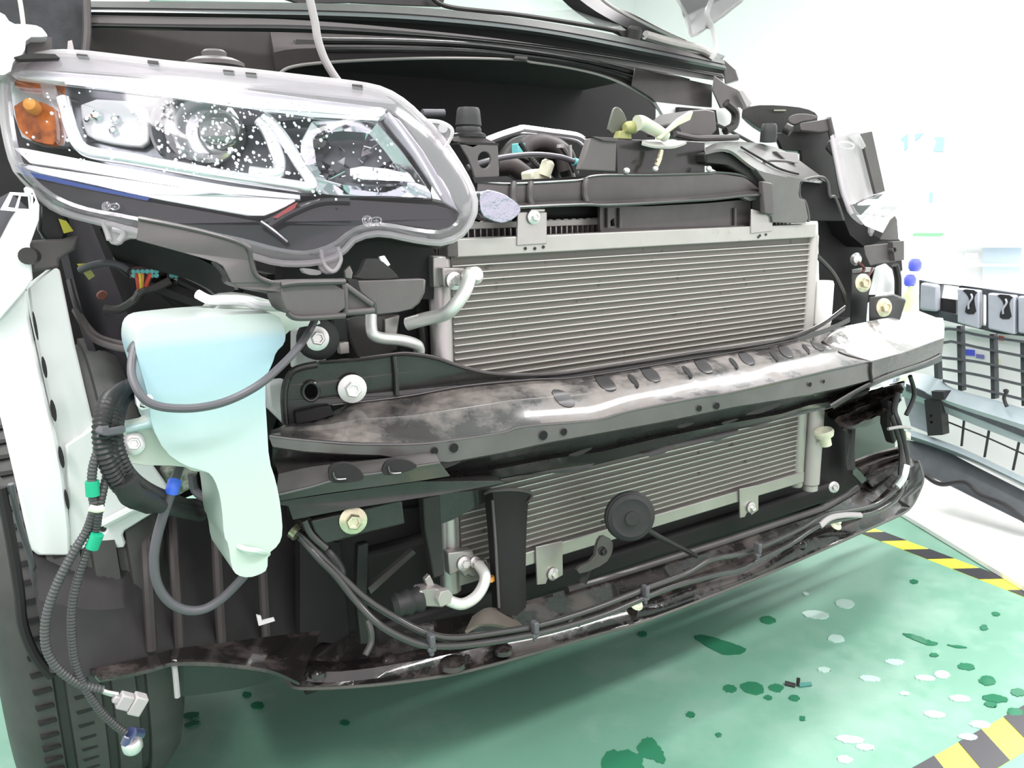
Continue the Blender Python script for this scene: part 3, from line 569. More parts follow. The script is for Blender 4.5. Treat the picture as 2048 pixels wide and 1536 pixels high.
# ================================================================== condenser and radiator
M['tubel'] = mat('bright_tube_edge', (.66, .64, .6), .35, .3)
cond = thing('condenser', 'silver air conditioning condenser with fine horizontal tubes behind the bumper beam', 'condenser', (.35, .01, .275))
finm = bpy.data.materials.new('condenser_fins'); finm.use_nodes = True; nt = finm.node_tree; b = nt.nodes['Principled BSDF']
tc = nt.nodes.new('ShaderNodeTexCoord'); wv = nt.nodes.new('ShaderNodeTexWave'); wv.wave_type = 'BANDS'; wv.bands_direction = 'X'; wv.inputs['Scale'].default_value = 160; wv.inputs['Distortion'].default_value = .6
nt.links.new(tc.outputs['Object'], wv.inputs[0]); cr = nt.nodes.new('ShaderNodeValToRGB'); cr.color_ramp.elements[0].color = (.11, .10, .092, 1); cr.color_ramp.elements[1].color = (.2, .185, .168, 1)
nt.links.new(wv.outputs[0], cr.inputs[0]); ns = nt.nodes.new('ShaderNodeTexNoise'); ns.inputs['Scale'].default_value = 55; ns.inputs['Detail'].default_value = 3; nt.links.new(tc.outputs['Object'], ns.inputs[0])
r2 = nt.nodes.new('ShaderNodeValToRGB'); r2.color_ramp.elements[0].position = .66; r2.color_ramp.elements[1].position = .78; nt.links.new(ns.outputs[0], r2.inputs[0])
mx = nt.nodes.new('ShaderNodeMix'); mx.data_type = 'RGBA'; nt.links.new(r2.outputs[0], mx.inputs['Factor']); nt.links.new(cr.outputs[0], mx.inputs['A']); mx.inputs['B'].default_value = (.05, .04, .03, 1)
nt.links.new(mx.outputs['Result'], b.inputs['Base Color']); b.inputs['Roughness'].default_value = .5; b.inputs['Metallic'].default_value = .3
obj('fin_core', bx(0, .697, .006, .02, .293, .717), finm, cond)
z = .2985; k = 0
while z < .713:
    obj('cooling_tube', bx(0, .697, .002, .02, z-.0006, z+.0006), M['tubel'], cond); z += .00925
obj('top_rail', [bx(.004, .700, -.004, .024, .7165, .7395), bx(.0, .700, -.006, -.003, .7165, .7395)], M['aluw'], cond, bevel=.0015)
obj('rail_end_cap', bx(-.012, .004, -.008, .016, .7175, .737), M['plas'], cond, bevel=.0015)
obj('bottom_rail', bx(-.012, .715, -.004, .022, .272, .293), M['alu'], cond, bevel=.0015)
obj('left_header_tank', lathe((-.016, .008, .262), (0, 0, 1), [(.012, 0), (.0145, .003), (.0145, .452), (.0125, .456), (.001, .457)], 24), M['alu'], cond)
obj('right_header_tank', lathe((.709, .008, .262), (0, 0, 1), [(.010, 0), (.0115, .003), (.0115, .455), (.0095, .46), (.001, .461)], 20), M['aluw'], cond)
# mounting brackets
def cbr(name, pix, Y, bolt=None, t=.003, hol=()):
    o = obj(name, plate(T(pix, Y=Y), t, [T(oval(*h), Y=Y) for h in hol]), M['alu'], cond, bevel=.0008)
    if bolt:
        p = at(*bolt, Y=Y-.002); obj('bolt', hexbolt(p, (0, -1, 0), .0095), M['zincw'], o)
    return o
o = cbr('upper_bracket', [(1036, 424), (1094, 424), (1094, 487), (1034, 491)], -.008, (1067, 434))
obj('hook_tab', bx(at(1052, 420, Y=0).x, at(1080, 420, Y=0).x, -.012, .02, at(1066, 424, Y=-.008).z, at(1066, 418, Y=-.008).z), M['alu'], o, bevel=.001)
cbr('upper_bracket', [(1503, 418), (1546, 430), (1545, 462), (1502, 467)], -.008)
cbr('lower_bracket', [(1072, 1094), (1125, 1082), (1126, 1150), (1108, 1160), (1104, 1150), (1098, 1152), (1092, 1168), (1074, 1170)], -.008, (1106, 1148))
cbr('lower_bracket', [(1480, 978), (1517, 970), (1517, 1020), (1503, 1030), (1500, 1022), (1494, 1026), (1490, 1034), (1480, 1036)], -.008, (1502, 1015))
for q in [(1051, 497), (1070, 497), (1087, 494), (1520, 471), (1532, 469), (1517, 474)]: obj('rivet', lathe(at(*q, Y=-.007), (0, -1, 0), [(.0022, 0), (.0018, .001), (.0005, .001)], 10), M['plasd'], cond)
# upper line fitting and pipe
o = obj('line_fitting', [plate(T([(866, 512), (893, 512), (893, 575), (868, 575)], Y=-.012), .02), plate(T([(884, 536), (930, 536), (930, 560), (925, 573), (888, 575)], Y=-.024), .02)], M['alu'], cond, bevel=.002)
obj('bolt', hexbolt(at(908, 562, Y=-.026), (0, -1, .1), .011), M['zincw'], o)
obj('lower_line_fitting', plate(T([(896, 1106), (945, 1100), (955, 1125), (975, 1120), (978, 1150), (944, 1155), (936, 1150), (930, 1156), (920, 1142), (900, 1152)], Y=-.02), .016), M['alu'], cond, bevel=.002)
obj('bolt', hexbolt(at(928, 1127, Y=-.022), (0, -1, .1), .010), M['zincw'], cond); obj('bolt', hexbolt(at(950, 1124, Y=-.022), (0, -1, .1), .008), M['zincw'], cond)
obj('ac_pipe', [tube([at(936, 552, Y=-.035), at(938, 556, Y=-.05), at(928, 585, Y=-.055), at(905, 616, Y=-.05), at(885, 630, Y=-.035), at(850, 638, Y=-.01), at(815, 648, Y=.01)], .0085, 16, 6), lathe(at(937, 552, Y=-.022), (0, -1, .1), [(.008, 0), (.011, .004), (.011, .018), (.006, .024), (.001, .025)], 18)], M['pipe'], cond)
# receiver drier
rd = thing('receiver_drier', 'pale upright receiver cylinder at the far end of the condenser', 'receiver', (.737, .0, .24))
zt = at(1644, 562, Y=-.0).z
obj('canister', lathe((.7385, .0, .262), (0, 0, 1), [(.010, -.012), (.014, -.01), (.014, .0), (.0165, .003), (.0165, zt-.262-.075), (.0145, zt-.262-.07)], 24), M['aluw'], rd)
obj('canister_cap', lathe((.7385, .0, zt-.075), (0, 0, 1), [(.0165, 0), (.0175, .004), (.0175, .07), (.0155, .075), (.001, .075)], 24), mat('white_plastic', (.8, .78, .76), .4), rd)
obj('sight_valve', lathe(at(1648, 868, Y=-.03), (.25, -.1, -1), [(.016, -.008), (.018, -.004), (.016, .004), (.010, .006), (.010, .022), (.001, .023)], 18), M['cream'], rd)
rad = thing('radiator', 'radiator core with upright fins showing above the condenser', 'radiator', (.35, .05, .25))
finr = mat('dark_radiator_fins', (.03, .028, .028), .5)
obj('core', bx(-.03, .69, .045, .06, .25, .749), finr, rad)
g = [bx(x-.0009, x+.0009, .040, .045, .70, .749) for x in [-.03+.0095*i for i in range(77)]]
obj('upright_fin', g, M['alu'], rad)['kind'] = 'stuff'
obj('top_plate', [bx(-.04, .70, .036, .07, .749, .758)]+[bx(x, x+.008, .036, .042, .757, .7592) for x in [-.03+.0135*i for i in range(52)]], M['aluw'], rad, bevel=.001)
obj('top_tank', bx(-.04, .70, .045, .10, .759, .79), M['cavity'], rad, bevel=.008)
obj('fan_shroud', bx(-.06, .72, .08, .2, .24, .765), M['cavity'], rad, bevel=.01)
# ================================================================== upper cross member
ucm = thing('upper_cross_member', 'dark pressed steel cross member over the radiator, spanning the nose', 'cross member', (.35, .03, .77))
top = [(955, 362), (1000, 366), (1045, 366), (1105, 363), (1160, 359), (1180, 352), (1215, 349), (1300, 349), (1412, 346), (1436, 344), (1490, 352), (1528, 380)]
bot = [(965, 412), (1000, 414), (1045, 413), (1105, 410), (1160, 408), (1180, 408), (1215, 409), (1300, 405), (1412, 398), (1436, 396), (1490, 390), (1528, 388)]
def yy(Y): return lambda l, dy=0: [at(x, y+dy, Y=Y) for x, y in l]
obj('beam_face', loft([yy(.05)(top, -2), yy(.0)(top, 3), yy(-.002)([(a[0], a[1]*.5+b[1]*.5) for a, b in zip(top, bot)]), yy(.0)(bot, -8), yy(-.012)(bot, -1), yy(-.012)(bot, 3), yy(.03)(bot, 5)], .004, 60, smooth=False), M['ecoat'], ucm)
obj('beam_lip', tube(yy(-.0125)(bot, 1), .0026, 8), M['bead'], ucm)
obj('beam_crown', tube(yy(.0)(top, 1), .002, 8), M['bead'], ucm)
obj('beam_back', plate(T([(955, 364), (1180, 352), (1436, 346), (1528, 384), (1528, 390), (1200, 405), (965, 412)], Y=.052), .01), M['ecoatd'], ucm)
for x, y in [(1028, 388), (1062, 388), (1172, 382)]: obj('pressed_rib', tube([at(x, y-24, Y=-.002), at(x-3, y-8, Y=-.004), at(x-3, y+8, Y=-.004), at(x+2, y+22, Y=-.006)], .004, 8), M['ecoat'], ucm)
hang = [(1200, 412), (1300, 412), (1412, 406), (1502, 398), (1502, 452), (1440, 455), (1320, 459), (1200, 464)]
obj('hanging_panel', plate(T(hang, Y=.012), .006, [T([(1221, 442), (1228, 436), (1230, 452), (1222, 452)], Y=.012)]), M['ecoat'], ucm, bevel=.002)
obj('hanging_flange', tube(T([(1200, 462), (1320, 458), (1440, 455), (1502, 451)], Y=.008), .0022, 6), M['ecoat'], ucm)
for x in (1216, 1240, 1470): obj('hanging_rib', tube(T([(x, 416), (x, 455)], Y=.009), .003, 8, 0), M['ecoat'], ucm)
obj('beam_end', plate(T([(1480, 392), (1524, 384), (1524, 396), (1500, 402)], Y=.0), .01), M['alu'], ucm)
br = obj('bump_stop_bracket', plate(T([(916, 283), (922, 285), (996, 289), (999, 352), (990, 358), (950, 358), (944, 336), (936, 316)], Y=.0), .004, [T(oval(969, 320, 13, 17, 0, 16), Y=.0)]), M['plas'], ucm, bevel=.001)
obj('bracket_shelf', plate(T([(902, 276), (940, 266), (965, 272), (996, 288), (905, 283)], Y=.01), .02), M['ecoat'], br, bevel=.001)
obj('bracket_lip', bx(at(915, 283, Y=0).x, at(998, 290, Y=0).x, .0, .03, at(960, 285, Y=0).z-.003, at(960, 285, Y=0).z), M['ecoatd'], br)
obj('bracket_foot', plate(T([(945, 355), (1015, 352), (1030, 362), (950, 366)], Y=-.002), .02), M['ecoatd'], br)
# stop
t = thing('bump_stop', 'tall grey rubber bonnet stop beside the near headlight tab', 'bump stop', at(938, 272, Y=.01))
p = at(937, 266, Y=.02); h = at(941, 216, Y=.02).z-p.z
obj('rubber_body', lathe(p, (.03, 0, 1), [(.016, 0), (.0165, .004), (.015, .007), (.0165, .009), (.0155, h*.6), (.0145, h-.003), (.013, h), (.001, h)], 24), M['rubber'], t)
obj('stop_base', lathe(p-V((0, 0, .006)), (0, 0, 1), [(.022, 0), (.022, .004), (.013, .008), (.001, .008)], 20), M['ecoatd'], t)
t = thing('bump_stop', 'small grey rubber bonnet stop standing behind the black intake duct', 'bump stop', at(1540, 290, Y=.08))
p = at(1536, 284, Y=.08); h = at(1543, 248, Y=.08).z-p.z
obj('rubber_body', lathe(p, (.05, 0, 1), [(.014, 0), (.014, h*.5), (.013, h-.003), (.011, h), (.001, h)], 20), M['rubber'], t)
tag(obj('short_pin', rod(at(845, 226, Y=.1), at(888, 226, Y=.1), .005), M['hose']), 'short grey pin sticking out behind the clear tab of the near headlight', 'pin')
# latch support
lt = thing('bonnet_latch', 'black bonnet latch box with a pale release lever on the upper cross member', 'latch', at(1290, 346, Y=.02))
obj('latch_side_plate', plate(T([(1180, 276), (1202, 274), (1234, 280), (1232, 344), (1160, 340)], Y=.0), .012), M['plas'], lt, bevel=.002)
obj('latch_top_lip', plate(T([(1184, 273), (1236, 276), (1236, 284), (1206, 282)], Y=-.003), .02), M['ecoat'], lt, bevel=.001)
obj('latch_box', plate(T([(1234, 278), (1290, 280), (1330, 286), (1372, 282), (1410, 284), (1410, 348), (1234, 348)], Y=.02), .03), M['black'], lt, bevel=.001)
obj('latch_tray', loft([T([(1284, 280), (1320, 279), (1345, 280), (1375, 282)], Y=.03), T([(1284, 286), (1310, 292), (1345, 293), (1368, 286)], Y=-.005)], .003, 16), M['aluw'], lt)
for x, y in [(1252, 342), (1309, 338), (1416, 338)]: obj('latch_nut', lathe(at(x, y, Y=.0), (0, -1, .2), [(.0045, 0), (.0045, .003), (.003, .005), (.001, .005)], 10), M['zincw'], lt)
obj('latch_spring', [tube(T([(1322, 300), (1318, 318), (1312, 332)], Y=.0), .004, 8), plate(T([(1313, 320), (1320, 312), (1323, 318), (1316, 324)], Y=-.008), .003)], M['zinc'], lt)
obj('clear_shield', plate(T(rnd([(1230, 211), (1246, 220), (1256, 245), (1250, 265), (1214, 267), (1222, 235)], 1), Y=.03), .004), mat('smoky_green_shield', (.09, .095, .075), .3), lt, bevel=.001)
obj('release_cable_end', [lathe(at(1262, 255, Y=.02), (1, 0, .1), [(.006, -.012), (.009, -.006), (.009, .006), (.006, .012), (.001, .012)], 14), plate(T([(1240, 262), (1262, 258), (1264, 278), (1236, 277)], Y=.02), .012)], mat('olive_plastic', (.3, .3, .12), .4), lt, bevel=.001)
obj('lever_arm', tube(T([(1274, 246), (1284, 246), (1300, 254), (1318, 264), (1332, 274)], Y=.01), [.011, .008], 12), mat('pale_green_lever', (.5, .52, .42), .4), lt)
obj('release_lever', plate(T([(1316, 276), (1336, 258), (1360, 236), (1384, 221), (1388, 222), (1382, 240), (1360, 250), (1338, 266), (1322, 280)], Y=.0), .008), mat('pale_green_tab', (.55, .6, .42), .4), lt, bevel=.002)
# battery terminal cover block behind the lever
tag(obj('plastic_cover', plate(T([(1355, 246), (1386, 220), (1412, 218), (1430, 222), (1434, 260), (1424, 272), (1360, 266)], Y=.10), .08), M['plas'], bevel=.005), 'grey ribbed plastic block behind the pale release lever', 'cover')
tag(obj('bracket_strip', tube(T([(1350, 268), (1390, 276), (1430, 276), (1475, 275)], Y=.08), .005, 8), M['ecoat']), 'thin grey strip under the grey block behind the release lever', 'bracket')
# ================================================================== intake duct
du = thing('intake_duct', 'curved black air intake duct with an open mouth above the far end of the condenser', 'duct', at(1560, 440, Y=.0))
r0 = [(1410, 300, .06), (1424, 288, .06), (1450, 285, .08), (1520, 288, .11)]
r1 = [(1412, 312, .02), (1440, 306, .02), (1500, 318, .03), (1560, 300, .10)]
r2 = [(1420, 318, -.01), (1470, 316, -.01), (1535, 340, -.01), (1600, 330, .07)]
mp_ = mat('grey_black_duct_plastic', (.12, .116, .11), .3, coat=.3, var=.1)
obj('duct_top', loft([T([(1410, 296), (1440, 284), (1490, 284), (1535, 290), (1575, 305), (1625, 340), (1658, 364)], Y=.09), T([(1410, 299), (1440, 290), (1484, 296), (1530, 322), (1565, 340), (1605, 352), (1640, 362)], Y=.03), T([(1410, 304), (1440, 298), (1465, 303), (1500, 330), (1530, 345), (1575, 353), (1608, 358)], Y=-.01)], .004, 40), mp_, du)
obj('duct_side', plate(T([(1410, 306), (1440, 300), (1470, 308), (1502, 334), (1520, 348), (1532, 360), (1532, 428), (1520, 380), (1490, 352), (1450, 330), (1412, 326)], Y=.0), .04), M['plasd'], du, bevel=.003)
obj('duct_front', plate(T([(1512, 338), (1532, 344), (1575, 354), (1606, 358), (1600, 366), (1597, 388), (1600, 397), (1610, 402), (1617, 436), (1612, 446), (1590, 447), (1545, 445), (1544, 434), (1532, 426), (1530, 362)], Y=-.012), .03), mp_, du, bevel=.004)
obj('duct_front_flange', plate(T([(1526, 362), (1545, 366), (1548, 430), (1530, 428)], Y=-.02), .01), M['plas'], du, bevel=.002)
obj('duct_mouth', plate(T([(1600, 366), (1606, 358), (1640, 356), (1656, 366), (1661, 392), (1672, 396), (1688, 438), (1684, 442), (1617, 442), (1612, 404), (1600, 396)], Y=.05), .02), M['cavity'], du, bevel=.002)
obj('duct_rim', tube(T([(1616, 444), (1617, 432), (1610, 404), (1601, 398), (1598, 382), (1604, 362), (1640, 354), (1655, 364), (1660, 392), (1671, 396), (1687, 440)], Y=-.0), .0025, 8), M['plas'], du)
obj('duct_seam', tube(T([(1482, 294), (1530, 322), (1560, 338), (1597, 348)], Y=.018), .0018, 6), M['cavity'], du)
obj('duct_joint', tube(T([(1516, 336), (1535, 322), (1570, 322), (1582, 324)], Y=.02), .0025, 6), M['plas'], du)
obj('duct_tab', plate(T([(1553, 302), (1596, 306), (1598, 326), (1575, 324)], Y=.06), .01), M['grey'], du, bevel=.001)
# relay box stack to the right
rb = thing('relay_box', 'dark stacked fuse and relay box in front of the white inner wing, far side', 'relay box', at(1600, 350, Y=.25))
obj('box_body', plate(T([(1548, 268), (1575, 262), (1640, 262), (1660, 240), (1668, 270), (1680, 330), (1688, 400), (1660, 400), (1640, 356), (1600, 330), (1600, 302), (1560, 300)], Y=.16), .08, d='v'), M['plasd'], rb, bevel=.005)
obj('upper_housing', plate(T(rnd([(1478, 222), (1506, 210), (1560, 210), (1612, 216), (1636, 228), (1634, 246), (1620, 262), (1570, 268), (1548, 262), (1528, 262), (1500, 244)], 1), Y=.22), .08, d='v'), M['plasd'], rb, bevel=.005)
obj('housing_cap', plate(T(rnd([(1578, 232), (1600, 226), (1632, 230), (1636, 238), (1606, 242), (1590, 250), (1576, 244)], 1), Y=.15), .03, d='v'), M['plas'], rb, bevel=.003)
obj('fuse_block', [plate(T([(1600, 246), (1638, 240), (1656, 236), (1662, 262), (1640, 266), (1600, 262)], Y=.13), .03, d='v')], M['plas'], rb, bevel=.003)
obj('box_edge', tube(T([(1656, 236), (1668, 290), (1678, 350), (1688, 405)], Y=.13), .006, 8), M['plas'], rb)
obj('round_plug', rod(at(1570, 256, Y=.13), at(1582, 262, Y=.12), .010), M['plasd'], rb)
obj('lower_boot', plate(T([(1655, 282), (1668, 276), (1676, 310), (1664, 312), (1650, 296)], Y=.12), .02, d='v'), M['plasd'], rb, bevel=.003)
obj('label_slot', plate(T([(1548, 219), (1572, 219), (1572, 222), (1548, 222)], Y=.215), .003, d='v'), mat('olive_label', (.3, .3, .22), .5), rb)
# ================================================================== bumper beam
bm = thing('bumper_beam', 'long black steel bumper beam, wet and dusty on top, across the whole car front', 'bumper beam', (.35, -.1, .44))
def Yf(x): return -.165+.075*((x-.35)/.63)**2
def on_(l, d=0): return [curved(x, y, lambda X: Yf(X)+d) for x, y in l]
A = [(538, 870), (594, 877), (687, 885), (761, 887), (835, 886), (900, 879), (1000, 864), (1050, 851), (1187, 839), (1261, 820), (1400, 793), (1450, 786), (1560, 762), (1668, 737), (1738, 722)]
Bk = [(546, 866), (570, 848), (640, 836), (700, 806), (808, 793), (870, 782), (927, 772), (1000, 765), (1064, 759), (1138, 755), (1245, 740), (1343, 723), (1450, 706), (1540, 693), (1595, 678), (1640, 684)]
B = [(545, 893), (600, 902), (687, 908), (761, 910), (835, 922), (900, 924), (1000, 906), (1100, 884), (1200, 866), (1322, 844), (1471, 813), (1560, 799), (1620, 788), (1680, 776), (1740, 760)]
top_back = [curved(x, y, lambda X: Yf(X)+.085) for x, y in Bk]
mid = lambda a, b, f: [a[i]*(1-f)+b[i]*f for i in range(len(a))]
ra, rb_ = resamp(on_(A), 60), resamp(top_back, 60)
r1 = mid(ra, rb_, .45); r2_ = mid(ra, rb_, .5)
for p in r1: p.z += .000
for p in r2_: p.z += .004
tp_ = obj('top_plate', loft([rb_, mid(ra, rb_, .93), r2_, r1, mid(ra, rb_, .04), ra], .0025, 60, smooth=False), M['dusty'], bm)
rf = on_([(x, y+5) for x, y in A], -.003)
ul = [(557, 1000), (620, 990), (687, 978), (761, 968), (835, 982), (900, 975), (1000, 960), (1100, 944), (1174, 934), (1322, 898), (1434, 868), (1520, 850), (1612, 824), (1657, 816), (1730, 790)]
obj('front_face', loft([on_(A), rf, on_(B, -.003), on_([(x, y+3) for x, y in B], .004)], .0025, 60, smooth=False), mat('dull_black_face', (.11, .10, .098), .32, .2, coat=.3, var=.25, vscale=9), bm)
obj('front_edge', tube([p+V((0, -.001, -.001)) for p in on_(A)], .0022, 8), M['bead'], bm)
fsl = [(837, 897)]
obj('under_channel', loft([on_([(x, y+2) for x, y in B], .004), on_([(x, (y+u[1])/2-2) for (x, y), u in zip(B, ul)], .03), on_([(x, (y+u[1])/2+4) for (x, y), u in zip(B, ul)], .022), on_(ul, .05)], .003, 60, smooth=False), M['black'], bm)
for x, y, r in [(869, 902, 7), (908, 896, 8.5), (1087, 871, 9), (1128, 864, 7), (1399, 817, 6.5), (1434, 812, 7.5), (1620, 769, 5.5), (1647, 763, 4.5)]:
    c = curved(x, y, lambda X: Yf(X)-.0045); obj('punched_hole', lathe(c+V((0, -.0006, 0)), (0, 1, 0), [(r*.00062, 0), (r*.00062, .0006), (.0001, .0008)], 18), M['hole'], bm)
# front face holes need dark depth, slots in the lower web
for l in [[(852, 945), (870, 930), (905, 915), (926, 912), (926, 922), (905, 932), (870, 944)], [(1130, 912), (1170, 898), (1190, 894), (1160, 912)], [(1350, 852), (1380, 845), (1392, 846), (1362, 858)], [(1480, 832), (1550, 806), (1575, 802), (1530, 826)], [(1440, 846), (1470, 838), (1480, 838), (1450, 850)]]:
    obj('web_slot', plate([curved(x, y, lambda X: Yf(X)-.002) for x, y in rnd(l, 1)], .0012), M['cavity'], bm)
# wavy lower skirt
wv_ = [(800, 985), (900, 975), (1000, 962), (1060, 948), (1100, 944), (1100, 947), (1130, 946), (1174, 939), (1190, 926), (1241, 913), (1270, 902), (1300, 914), (1330, 906), (1350, 890), (1400, 884), (1434, 882), (1470, 870), (1478, 858), (1520, 852), (1560, 838), (1600, 830), (1650, 818), (1652, 800), (1500, 830), (1300, 866), (1100, 905), (900, 945), (800, 970)]
obj('lower_skirt', plate([curved(x, y, lambda X: Yf(X)+.045) for x, y in wv_], .002), M['black'], bm)
# left lower shelf with two domes
C1 = [(557, 948), (620, 934), (687, 926), (761, 918), (835, 908), (870, 905)]
C2 = [(552, 990), (620, 974), (687, 955), (761, 945), (835, 932), (880, 925)]
C3 = [(553, 1003), (620, 992), (687, 982), (761, 972), (835, 962), (900, 952)]
obj('recess_web', loft([on_([(x, y-2) for x, y in [(545, 893), (600, 902), (687, 908), (761, 910), (835, 922)]], .0), on_([(546, 915), (600, 916), (687, 914), (761, 912), (835, 916)], .02), on_(C1[:5], -.002)], .003, 30), M['black'], bm)
obj('lower_shelf', loft([on_(C1, -.004), on_(C2, -.022), on_([(x, y+2) for x, y in C2], -.023), on_(C3, -.015)], .003, 30), M['ecoat'], bm)
obj('shelf_edge', tube(on_(C2, -.0235), .0016, 8), M['bead'], bm)
for pl, hx, hy in [([(656, 941), (664, 930), (686, 925), (706, 928), (722, 941), (730, 956), (718, 963), (688, 966), (660, 966)], 676, 950), ([(764, 944), (768, 930), (778, 921), (797, 917), (820, 921), (838, 933), (820, 942), (800, 947), (770, 952)], 786, 938)]:
    o = obj('pressed_dome', plate([curved(x, y, lambda X: Yf(X)-.0265) for x, y in rnd(pl, 1)], .006), M['cavity'], bm, bevel=.0025, seg=3)
    obj('dome_highlight', tube([curved(hx-10, hy-6, lambda X: Yf(X)-.0275), curved(hx-4, hy+8, lambda X: Yf(X)-.0275), curved(hx+16, hy+8, lambda X: Yf(X)-.0275)], .0012, 8), M['bead'], o)  # thin bright tube stands in for the highlight on the dome
obj('lower_plate', plate([curved(x, y, lambda X: Yf(X)+.0) for x, y in [(556, 1003), (700, 982), (835, 963), (1000, 962), (1010, 966), (880, 990), (815, 1000), (700, 1018), (586, 1040), (576, 1012), (556, 1010)]], .03), M['black'], bm, bevel=.002)
# left mounting flange and the thin upstanding rear edge
fl = [(572, 852), (569, 800), (571, 770), (580, 748), (598, 736), (632, 729), (640, 722), (720, 716), (790, 707), (820, 706), (870, 714), (920, 731), (980, 745), (1060, 748), (1130, 744), (1190, 736), (1064, 757), (1000, 763), (927, 770), (870, 780), (808, 791), (700, 804), (650, 812), (664, 838), (640, 845), (600, 845)]
fl3 = [curved(x, y, lambda X: Yf(X)+.082) for x, y in fl]
hole = [curved(x, y, lambda X: Yf(X)+.082) for x, y in oval(622, 783, 14, 15, 0, 16)]
obj('mounting_flange', plate(fl3, .003, [hole]), M['black'], bm, bevel=.001)
obj('hole_collar', tube([curved(x, y, lambda X: Yf(X)+.079) for x, y in oval(622, 783, 16, 18, 0, 16)+[(638, 783)]], .0022, 8), M['black'], bm)
obj('flange_roll', tube([curved(x, y, lambda X: Yf(X)+.078) for x, y in [(571, 848), (568, 800), (572, 766), (584, 744), (606, 734), (634, 729)]], .004, 10), M['black'], bm)
obj('flange_rib', tube([curved(x, y, lambda X: Yf(X)+.079) for x, y in [(788, 712), (792, 750), (794, 790)]], .003, 8), M['black'], bm)
obj('flange_block', plate([curved(x, y, lambda X: Yf(X)+.07) for x, y in [(590, 826), (636, 815), (660, 812), (668, 830), (640, 840), (592, 848)]], .02), M['cavity'], bm, bevel=.003)
b0 = curved(704, 777, lambda X: Yf(X)+.078)
obj('flange_bolt', hexbolt(b0, (-.22, -1, .06), .0165), mat('bright_zinc', (.85, .83, .82), .35, .4), bm)
edge = [(640, 722), (720, 716), (790, 707), (820, 706), (870, 714), (920, 731), (980, 745), (1060, 748), (1130, 744), (1190, 735), (1300, 718), (1400, 702), (1500, 689), (1560, 678), (1610, 662), (1650, 642), (1690, 612)]
obj('rear_edge', loft([[curved(x, y, lambda X: Yf(X)+.084) for x, y in edge], [curved(x, y+3, lambda X: Yf(X)+.078) for x, y in edge], [curved(x, y+8, lambda X: Yf(X)+.084) for x, y in edge]], .002, 60), M['ecoat'], bm)
re2 = [(1000, 757), (1100, 752), (1190, 744), (1300, 727), (1400, 711), (1500, 698), (1560, 688), (1610, 672), (1660, 655), (1700, 636)]
obj('rear_web', loft([[curved(x, y-2, lambda X: Yf(X)+.086) for x, y in re2], [curved(x, y+8, lambda X: Yf(X)+.084) for x, y in re2]], .002, 40), M['black'], bm)
obj('rear_edge_bead', tube([curved(x, y, lambda X: Yf(X)+.083) for x, y in edge[1:]], .0016, 8), M['bead'], bm)
obj('top_rear_crease', tube([curved(x, y, lambda X: Yf(X)+.082) for x, y in [(664, 810), (808, 793), (927, 772), (1064, 759), (1138, 756), (1245, 741), (1343, 724), (1450, 707), (1595, 679)]], .0016, 8), M['bead'], bm)
# pressed notches along the top
for x, y, s in [(1128, 800, 0), (1212, 768, 0), (1264, 763, 1), (1302, 751, 0), (1372, 745, 1), (1408, 735, 0), (1465, 728, 1), (1494, 719, 0), (1546, 713, 1), (1572, 705, 0), (1610, 699, 1), (1636, 692, 0)]:
    c = curved(x, y, lambda X: Yf(X)+.052); k = 1.25-(x-1128)/1100
    pl = [(-9, -12), (-2, -12), (8, -3), (13, 8), (8, 13), (3, 5), (-5, -3)] if s else [(-22, -16), (-4, -16), (12, -5), (19, 8), (10, 13), (-4, 10), (-14, 0)]
    pq = [surf(tp_, x+u*k, y+w*k, .0010) for u, w in rnd(pl, 1)]
    pq = [q for q in pq if q is not None and (q-c).length < .06]
    if len(pq) > 5: obj('pressed_notch', plate(pq, .002), M['hole'] if s else M['ecoatd'], bm, bevel=.0004)
# right end cap of the beam
E1 = [(1642, 686), (1680, 706), (1740, 723)]
tp = [(1640, 685, .085), (1668, 659, .087), (1717, 647, .087), (1781, 635, .09), (1840, 633, .09), (1888, 637, .07), (1890, 655, .03), (1888, 676, .0), (1820, 700, .0), (1751, 723, .0), (1738, 723, .0), (1680, 707, .04)]
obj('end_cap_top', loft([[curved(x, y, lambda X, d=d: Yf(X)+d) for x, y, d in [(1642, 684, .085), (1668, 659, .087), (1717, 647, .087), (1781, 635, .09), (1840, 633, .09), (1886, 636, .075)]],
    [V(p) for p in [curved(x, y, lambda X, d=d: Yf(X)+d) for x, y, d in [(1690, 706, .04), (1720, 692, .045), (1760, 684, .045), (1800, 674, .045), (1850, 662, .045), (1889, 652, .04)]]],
    [curved(x, y, lambda X, d=d: Yf(X)+d) for x, y, d in [(1742, 723, .0), (1756, 722, .0), (1800, 707, .0), (1840, 693, .0), (1870, 683, .0), (1888, 676, .0)]]], .003, 30), mat('painted_sheen_on_wet_black', (.55, .54, .55), .3, .85, coat=1, spec=1, var=.3, vscale=14, dirt=((.16, .15, .14), 7, .56, .62)), bm)  # pale metal base paints the bright reflection on black paint; dark patches are dust
obj('end_cap_face', loft([on_([(1740, 724), (1800, 708), (1850, 690), (1888, 676)], -.003), on_([(1742, 745), (1800, 728), (1850, 712), (1886, 694)], -.004), on_([(1744, 764), (1800, 746), (1850, 728), (1884, 708)], .0)], .004, 24), M['dusty'], bm)
obj('end_seam', tube(on_([(1741, 724), (1740, 742), (1743, 764)], -.004), .003, 8), M['cavity'], bm)
obj('end_seam', tube([curved(1645, 684, lambda X: Yf(X)+.08), curved(1682, 707, lambda X: Yf(X)+.035), curved(1741, 724, lambda X: Yf(X)-.001)], .0022, 8), M['cavity'], bm)
